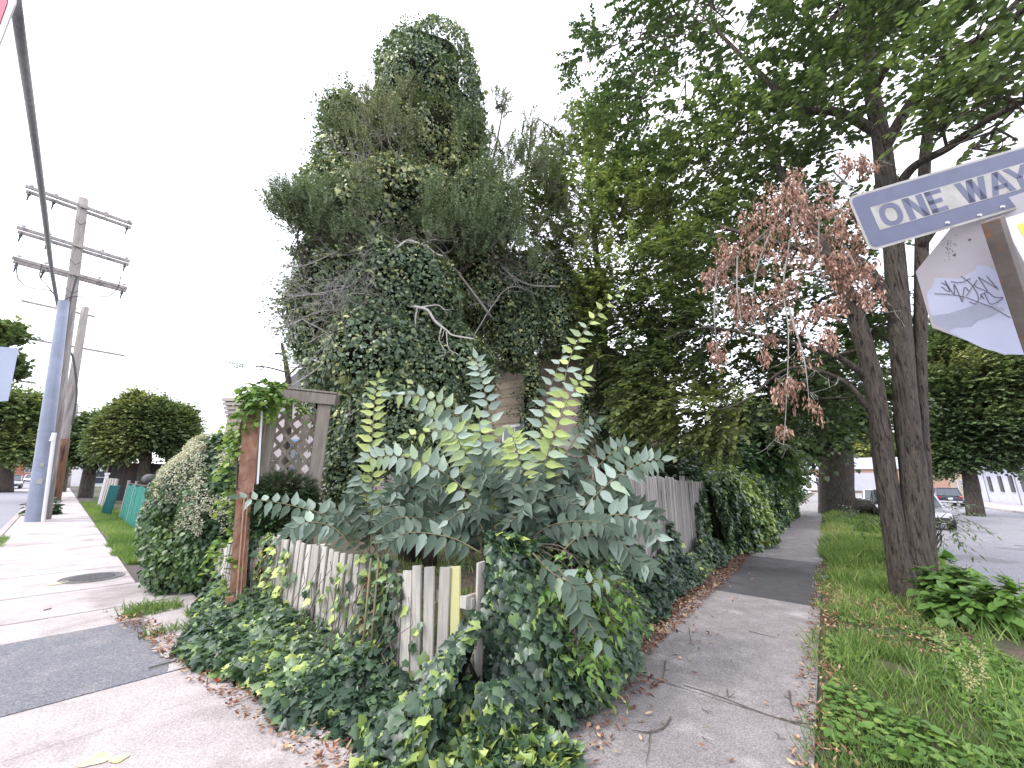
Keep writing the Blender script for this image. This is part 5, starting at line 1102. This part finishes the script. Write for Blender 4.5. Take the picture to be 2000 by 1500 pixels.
PALE=.60;LIME=.85;DK=.30
for pts,d,ls,npr,ti,dr in [
 ([(985,1090),(975,1000),(972,900),(955,800),(940,740),(930,700)],4.0,.175,15,PALE,.0),
 ([(1050,1080),(1055,980),(1055,870),(1068,780),(1100,690)],4.1,.17,14,PALE,.0),
 ([(1045,1080),(1060,940),(1088,840),(1110,710),(1145,640),(1210,567)],4.0,.15,16,LIME,.1),
 ([(1040,1080),(1055,950),(1078,860),(1110,780),(1145,730)],3.95,.17,13,.86,.1),
 ([(945,1100),(948,1000),(945,900),(935,818)],3.8,.20,12,.80,.3),
 ([(990,980),(950,880),(890,810),(830,775),(765,770)],3.9,.17,12,.62,.5),
 ([(950,960),(900,880),(860,830),(818,800)],4.2,.16,11,.64,.4),
 ([(945,1040),(900,950),(830,905),(770,890),(715,897)],3.7,.17,12,.70,.5),
 ([(960,1000),(930,920),(900,870),(880,840),(800,850)],3.8,.17,11,.78,.4),
 ([(1020,1060),(1025,950),(1010,880),(1000,850)],3.8,.17,10,.83,.3),
 ([(1060,1080),(1130,1000),(1200,935),(1250,905),(1292,897)],3.9,.185,11,.46,.25),
 ([(1060,1050),(1110,980),(1160,920),(1200,880),(1225,870)],4.1,.17,10,.50,.25),
 ([(1065,1080),(1120,1030),(1200,1005),(1260,1020),(1290,1060)],3.8,.185,12,.40,.3),
 ([(1070,1000),(1100,900),(1130,850),(1165,825)],4.1,.15,9,.50,.2),
 ([(1080,1100),(1130,1050),(1200,1050),(1240,1090),(1275,1110)],3.7,.18,11,.34,.4),
 ([(940,1060),(880,1010),(800,1000),(740,1030)],3.8,.17,12,.36,.5),
 ([(940,1080),(880,1050),(800,1040),(760,1060)],3.6,.17,10,.30,.5),
 ([(900,1060),(860,960),(830,900),(800,885)],4.0,.16,9,.46,.4),
 ([(725,1070),(727,950),(728,830),(738,738)],4.3,.15,15,.92,-.1),
 ([(735,1070),(720,990),(705,930),(690,960)],4.3,.14,9,.34,.4),
 ([(740,1070),(760,980),(790,930),(815,940)],4.4,.14,9,.36,.4),
 ([(690,1060),(640,1010),(560,985),(470,972)],4.2,.15,11,.45,.5),
 ([(690,1070),(650,1030),(600,1020),(565,1040)],4.1,.16,9,.40,.5),
 ([(1090,1110),(1120,1150),(1140,1200),(1180,1260)],2.95,.15,7,.36,.6),
 ([(1040,1080),(1080,1120),(1130,1140),(1190,1130)],3.2,.14,8,.45,.5),
 ]:
    frond(fp,fm,pts,d,ls,npr,ti,droopl=dr)
# low dark fronds filling the middle
for k in range(66):
    px0=rng.uniform(930,1080);ang=rng.uniform(-1.25,1.25);L_=rng.uniform(110,230);dd=rng.uniform(3.75,4.6)
    x1_=px0+math.sin(ang)*L_*1.1;y1_=min(1075 if x1_>900 else 1000,1080-math.cos(ang)*L_*.9)
    pts=[(px0,1110,dd),((px0+x1_)/2-10*math.sin(ang),(1090+y1_)/2-18,dd),(x1_,y1_+10,dd-.1),(x1_+math.sin(ang)*50,y1_+28,dd-.15)]
    frond(fp,fm,pts,dd,.155,11,rng.choice([.12,.20,.28,.38,.72],p=[.36,.34,.18,.08,.04]),droopl=.4,rad=.006)
for k in range(16):
    px0=rng.uniform(690,760);ang=rng.uniform(-1.2,1.2);L_=rng.uniform(60,130);dd=rng.uniform(4.2,4.8);x1_=px0+math.sin(ang)*L_;y1_=1070-math.cos(ang)*L_
    frond(fp,fm,[(px0,1090,dd),((px0+x1_)/2,(1080+y1_)/2-12,dd),(x1_,y1_,dd-.1),(x1_+math.sin(ang)*25,y1_+15,dd-.1)],dd,.13,8,rng.choice([.25,.34,.5]),droopl=.4,rad=.005)
for px in (945,960,985,1020,1045,1060,725,740,1000):
    dd=4.0;b_=D(px,1090,dd);fm.tube([b_*np.array([1,1,0])-Z*.02,b_],.011,6)
leaf_mesh('sapling_leaves',fp,[LM_SAP],sa);fm.build('stem',mat('sapling_stem',(.13,.10,.06),(.18,.17,.09),scale=6,rough=.7),sa,smooth=True)
# ---- dead russet branch ----
db=empty('dead_branch',D(1560,500,7),'hanging dead branch with curled russet brown leaves in front of the canopy','branch')
dm=MB();tips=[]
MAIN=[[(1655,360,7.6),(1610,355,7.2),(1560,390,7),(1510,440,6.9),(1440,500,6.8),(1375,550,6.8)],[(1655,360,7.6),(1628,330,7.2),(1690,330,7)],[(1620,355,7.2),(1630,420,7),(1645,470,7),(1650,560,6.9)],[(1560,390,7),(1545,460,6.9),(1530,560,6.8),(1540,650,6.8),(1535,800,6.8),(1530,870,6.8)],[(1510,440,6.9),(1480,520,6.8),(1470,600,6.8),(1490,700,6.8)],[(1400,530,6.8),(1395,600,6.8),(1400,690,6.8)],[(1440,500,6.8),(1440,570,6.7),(1450,640,6.7)],[(1600,400,7),(1600,500,6.9),(1615,580,6.9)],[(1650,480,7),(1680,540,6.9),(1700,610,6.9)],[(1540,600,6.8),(1570,700,6.8),(1580,780,6.8)]]
for m_ in MAIN:
    q=spline(PL(m_),7);dm.tube(q,np.linspace(.016,.004,len(q)),5,cap=False);branchlets(dm,q,.008,6,.35,1,.5,3,-.3)
dm.build('twig_frame',M_grey,db,smooth=True)
dp=[]
blobs=[(1540,365,40,28,1.3),(1580,400,55,35,1.8),(1500,420,50,40,1.8),(1450,470,50,45,1.8),(1530,490,55,60,2.6),(1600,450,45,50,1.6),(1650,470,40,55,1.9),(1680,330,30,20,.8),(1640,320,20,14,.4),(1690,400,20,30,.6),(1420,520,30,35,.8),(1375,550,16,18,.5),(1395,545,20,12,.5),(1670,540,34,35,1.3),(1640,520,25,40,.9),(1705,580,18,25,.7),(1440,590,18,22,.7),(1455,620,20,20,.6),(1530,570,26,25,.9),(1490,600,25,30,.7),(1400,690,14,30,.6),(1425,655,14,10,.3),(1490,700,12,22,.45),(1470,690,10,14,.3),(1620,660,16,24,.5),(1630,600,22,16,.5),(1505,660,14,14,.25),(1540,770,32,35,.8),(1530,760,20,20,.5),(1590,800,16,22,.35),(1530,840,14,14,.35),(1575,690,25,30,.3),(1560,630,20,20,.3),(1600,610,14,14,.3)]
for px,py,rx_,ry_,k in blobs:
    c,r_,_=CLM([(px,py,6.9,rx_,ry_)])[0];n=int(70*k);s=in_ell(n,c,r_*1.1,.0);s=s[pn(s,7.)>-.5]
    for q in range(6):
        m_=len(s);dp.append(leaf_data(s+rv(m_)*np.array([.03,.03,.07]),nz(-Z*1.2+rv(m_)*.55),rv(m_),np.stack([.04+.04*rng.random(m_),.07*(.6+.7*rng.random(m_)),.05*np.ones(m_)],1),T_CURL,np.clip(.5+.32*rng.normal(size=m_),0,1),0))
leaf_mesh('dead_leaves',dp,[LM_DEAD],db)

VG=[(C0+uR*a+nR*b+Z*z,np.array(r_),k) for a,b,z,r_,k in ((.55,.62,.86,(.18,.14,.2),1),(.8,.66,.7,(.2,.14,.22),1),(.6,.72,.5,(.16,.14,.2),1),(1.1,.66,.62,(.2,.14,.18),.8),(.45,.7,.3,(.16,.14,.15),.6))]
e=empty('hanging_vine',SR(.7,.6),'lighter green leafy vine tumbling over the dark ivy wall beside the path','vine')
crown('vine_leaves',VG,36,L=.2,nl=6,ls=.07,tint=.22,mats=[LM_VINE,M_twig],parent=e,shell=.4,thr=-2,tmpl=T_OVAL,droop=.6,tv=.25,jit=.5)
mb=MB()
for c,r_,k in VG:mb.tube(spline([SR(.6,.15,1.1),(SR(.6,.4,1.15)+c)/2+Z*.1,c],5),.006,5)
mb.build('vine_stem',M_twig,e)
# ================= grass, litter, small things =================
def blades(name,P,h,wd,tint,mats=[LM_GRASS],lean=.5,parent=None,kind='stuff'):
    n=len(P);fw=nz(Z+rv(n)*lean*np.array([1,1,.2]));nr=rv(n)
    o=leaf_mesh(name,[leaf_data(P,fw,nr,np.stack([wd*np.ones(n),h,h],1),T_BLADE,np.clip(tint,0,1))],mats,parent)
    return tag(o,kind=kind)
def region(n,fr,a0,a1,b0,b1,pow_=1.6):
    a=a0+(a1-a0)*rng.random(n)**pow_;b=b0+(b1-b0)*rng.random(n);u,m=(uR,nR) if fr=='R' else (uL,nL);return C0+a[:,None]*u+b[:,None]*m-Z*.02,a,b
p,a,b=region(150000,'R',-1.8,40,1.95,4.06,1.9)
bare_=np.exp(-((a-4.8)/1.0)**2)*.85+np.exp(-((b-2.05)/.16)**2)*.6;k=rng.random(len(a))>bare_*(pn(p,2)>-.6);k&=(pn(p,2.6)>-1.1+.0*a);p,a,b=p[k],a[k],b[k]
h=(.04+.14*rng.random(len(a))**1.6)*(1+.9*np.clip(pn(p,1.7),-.4,1))*np.where(a>5.6,1.5,1)*(1-.5*np.exp(-((b-2.05)/.12)**2))
o=blades('grass',p,h,.0075+.0009*a,.42+.16*rng.normal(size=len(a))+np.where(a>5.6,.12,0)+.16*pn(p,1.2)+(rng.random(len(a))<.10)*.4,lean=.75)
tag(o,'long green grass filling the verge between path and kerb','grass')
p,a,b=region(60000,'L',8.2,32,.2,1.25,1.5);k=(b<1.14+.06*pn(p,2));p,a=p[k],a[k]
p2,a2,b2=region(500,'L',12.5,14.5,2.85,3.02,1);p3_=C0+(3.5+1.5*rng.random(2600))[:,None]*fL+(.35+.65*rng.random(2600)**1.2)[:,None]*mL-Z*.02;p3_=p3_[pn(p3_,5)>-.2]
pp=np.concatenate([p,p2,p3_]);h=.04+.14*rng.random(len(pp))**1.5
tag(blades('grass',pp,h,.011,.48+.2*rng.normal(size=len(pp))+.12*pn(pp,1.5),lean=.9),'grass tufts edging the left pavement','grass')
# yard grass
n=22000;x=rng.random((n,2));p=C0+(.3+13*x[:,:1])*uL-(.4+11*x[:,1:])*nL-Z*.02
p=p[(pn(p,.9)>-.3)];tag(blades('grass',p,.06+.1*rng.random(len(p)),.02,.62+.12*rng.normal(size=len(p))),'patchy yard grass behind the picket fence','grass')
# clover and broad weeds near the camera
n=9000;p,a,b=region(n,'R',-1.6,4.4,2.08,4.0,1.1);k=pn(p,2.3)>.1;p=p[k];n=len(p);p=p+Z*(.03+.06*rng.random(n))[:,None]
tag(leaf_mesh('ground_weeds',[leaf_data(p,nz(rv(n)*np.array([1,1,.25])),nz(Z+rv(n)*.3),.035+.03*rng.random(n),T_HEART,.45+.2*rng.normal(size=n))],[LM_VINE]),'low clover and broadleaf weeds among the verge grass','weeds',kind='stuff')
# weeds in yard behind the corner: keep the fence foot dark
# seed-head weeds
for (px,py,ty),lb in zip(((1850,1345,1235),(1925,1390,1290),(1905,1440,1350)),('tallest pale seed-head weed nearest the triple trunk in the verge','pale seed-head weed farthest right in the verge','pale drooping seed-head weed lowest in the verge')):
    b_=G(px,py);t_=b_+Z*.42;e=empty('seedhead_weed',b_,lb,'weed',)
    mb=MB();q=spline([b_,b_+Z*.25+nR*.02,t_+nR*.05],5);mb.tube(q,.003,4);pts=[]
    for k in range(10):
        s=q[6+k%4];d=nz((rv(1)[0]+Z*.8)[None])[0];mb.tube([s,s+d*.09],.0015,3)
        for j in range(14):pts.append(s+d*.09*rng.random()+rv(1)[0]*.015)
    mb.build('stem',M_twig,e);pts=np.array(pts);leaf_mesh('seed_head',[leaf_data(pts,rv(len(pts)),rv(len(pts)),.012+.01*rng.random(len(pts)),T_KITE,.9+.1*rng.random(len(pts)))],[LM_GRASS],e)
# litter
def lit(a0,a1,b0,b1,n,fr='R',pw=1.4,bd=1.):
    p,a,b=region(n,fr,a0,a1,b0,b1,pw);return p+Z*(.03+.02*rng.random(n))[:,None]
p=np.concatenate([lit(1.0,22,.30,.72,6500),lit(.2,6,.45,1.15,60),lit(-1.5,9,1.9,2.3,1500),lit(3.6,6,2.05,3.4,900),lit(-.8,1.4,.4,1.0,500),C0+(rng.random((700,1))*4.6)*fL+(.75+.25*rng.random((700,1)))*mL+Z*.02,lit(0,30,.9,2,40)])
n=len(p);tag(leaf_mesh('fallen_leaves',[leaf_data(p,nz(rv(n)*np.array([1,1,.25])),nz(Z+rv(n)*.45),np.stack([.03+.03*rng.random(n),.03+.035*rng.random(n),.04*np.ones(n)],1),T_CURL,rng.random(n))],[LM_LIT]),'brown fallen leaves drifted along both edges of the path','leaf litter',kind='stuff')
p=np.concatenate([C0+(rng.random((1200,1))*6)*uL-(.4+5*rng.random((1200,1)))*nL]);n=len(p)
tag(leaf_mesh('fallen_leaves',[leaf_data(p,nz(rv(n)*np.array([1,1,.25])),nz(Z+rv(n)*.45),.06*np.ones(n),T_CURL,rng.random(n))],[LM_LIT]),'reddish fallen leaves in the yard behind the fence','leaf litter',kind='stuff')
# twigs on the path
def twig(px,lab,r0=.005,grp=None,z=.012):
    q=spline([G(x,y,z) for x,y in px],5);q[:,2]+=.006*rng.random(len(q));mb=MB();mb.tube(q,np.linspace(r0,r0*.4,len(q)),5)
    for k in range(2):
        i=rng.integers(2,len(q)-1);d=nz((rv(1)[0]*np.array([1,1,.05]))[None])[0];mb.tube([q[i],q[i]+d*.05],r0*.4,4)
    tag(mb.build('fallen_twig',M_twig),lab,'twig',grp)
twig([(1310,1402),(1295,1422),(1270,1430),(1235,1428)],'forked dark twig on the path lowest left, near the lime ivy tips',.007)
twig([(1270,1432),(1268,1460),(1262,1492)],'thin twig running down to the lower frame edge on the path',.004)
twig([(1542,1350),(1544,1370),(1550,1390)],'short stout twig lying lengthwise on the right half of the path',.008)
twig([(1300,1290),(1298,1310),(1293,1330)],'curved twig at the left edge of the path by the litter',.006)
twig([(1462,1233),(1490,1240),(1520,1247)],'straight thin twig across the middle of the path below the dark asphalt',.004)
twig([(1420,1095),(1440,1102),(1450,1112)],'dark twig on the left edge of the black asphalt stretch',.006)
GT='small twigs scattered on the path'
for px in ([(1371,1384),(1384,1396)],[(1372,1440),(1380,1452)],[(1345,1225),(1350,1255),(1356,1262)],[(1310,1228),(1335,1236)],[(1420,1346),(1424,1362),(1436,1352)],[(1525,1402),(1550,1412),(1580,1416)],[(1585,1270),(1593,1282)],[(1515,1431),(1524,1446)]):twig(px if len(px)>2 else [px[0],((px[0][0]+px[1][0])/2+2,(px[0][1]+px[1][1])/2),px[1]],'small thin brown twig lying on the concrete path',.0035,GT)
tw=[G(1335,1338,.012),G(1400,1358,.014),G(1470,1385,.012),G(1530,1405,.012),G(1590,1415,.012)]
tag(MB().tube(spline(tw,6),.0035,4).build('fallen_twig',M_twig),'longest thin twig stretching diagonally across the lower path','twig')
# crushed can
c=G(1612,1128,.03);e=empty('drink_can',c,'small crushed metal can lying where the asphalt path meets the grass','can')
M_can=mat('can_dark',(.05,.12,.09),(.1,.2,.15),scale=20,rough=.3,metal=.5)
d=nz((uR*.2+nR)[None])[0];mb=MB();mb.tube([c-d*.07,c-d*.05,c-d*.0,c+d*.045,c+d*.06],[.028,.034,.028,.034,.03],14,rough=.03);mb.build('can_body',M_can,e,smooth=True)
MB().tube([c+d*.0605,c+d*.064],[.031,.027],14).build('can_lid',M_alu,e)
# red leaf and litter bits left
c=G(435,1327,.012);tag(leaf_mesh('red_leaf',[leaf_data(np.array([c]),np.array([uL]),np.array([Z+.3*uL]),np.array([.11]),T_HEART,[.5])],[mat('red_leaf_skin',(.55,.06,.03),(.4,.05,.03),scale=30,rough=.5)]),'single bright red leaf on the left pavement by the ivy edge','leaf')
# stains on the left slabs: flat thin dark cracks with grass
mb=MB()
for s in ([(290,1305),(345,1290)],[(265,1190),(300,1180)],[(85,1192),(100,1188)]):
    mb.tube([G(*s[0],.008),G(*s[1],.008)],.006,4)
tag(mb.build('pavement_crack',M_joint),kind='structure')
# small vine and vertical weeds at the steel pole foot
shrub('small weed clump at the foot of the steel pole','pole_weed',[(G(82,1005)+Z*.25,np.array([.35,.35,.3]),1.)],120,G(82,1012),.35,ls=.11,L=.25,core=False)
bpy.context.view_layer.update()
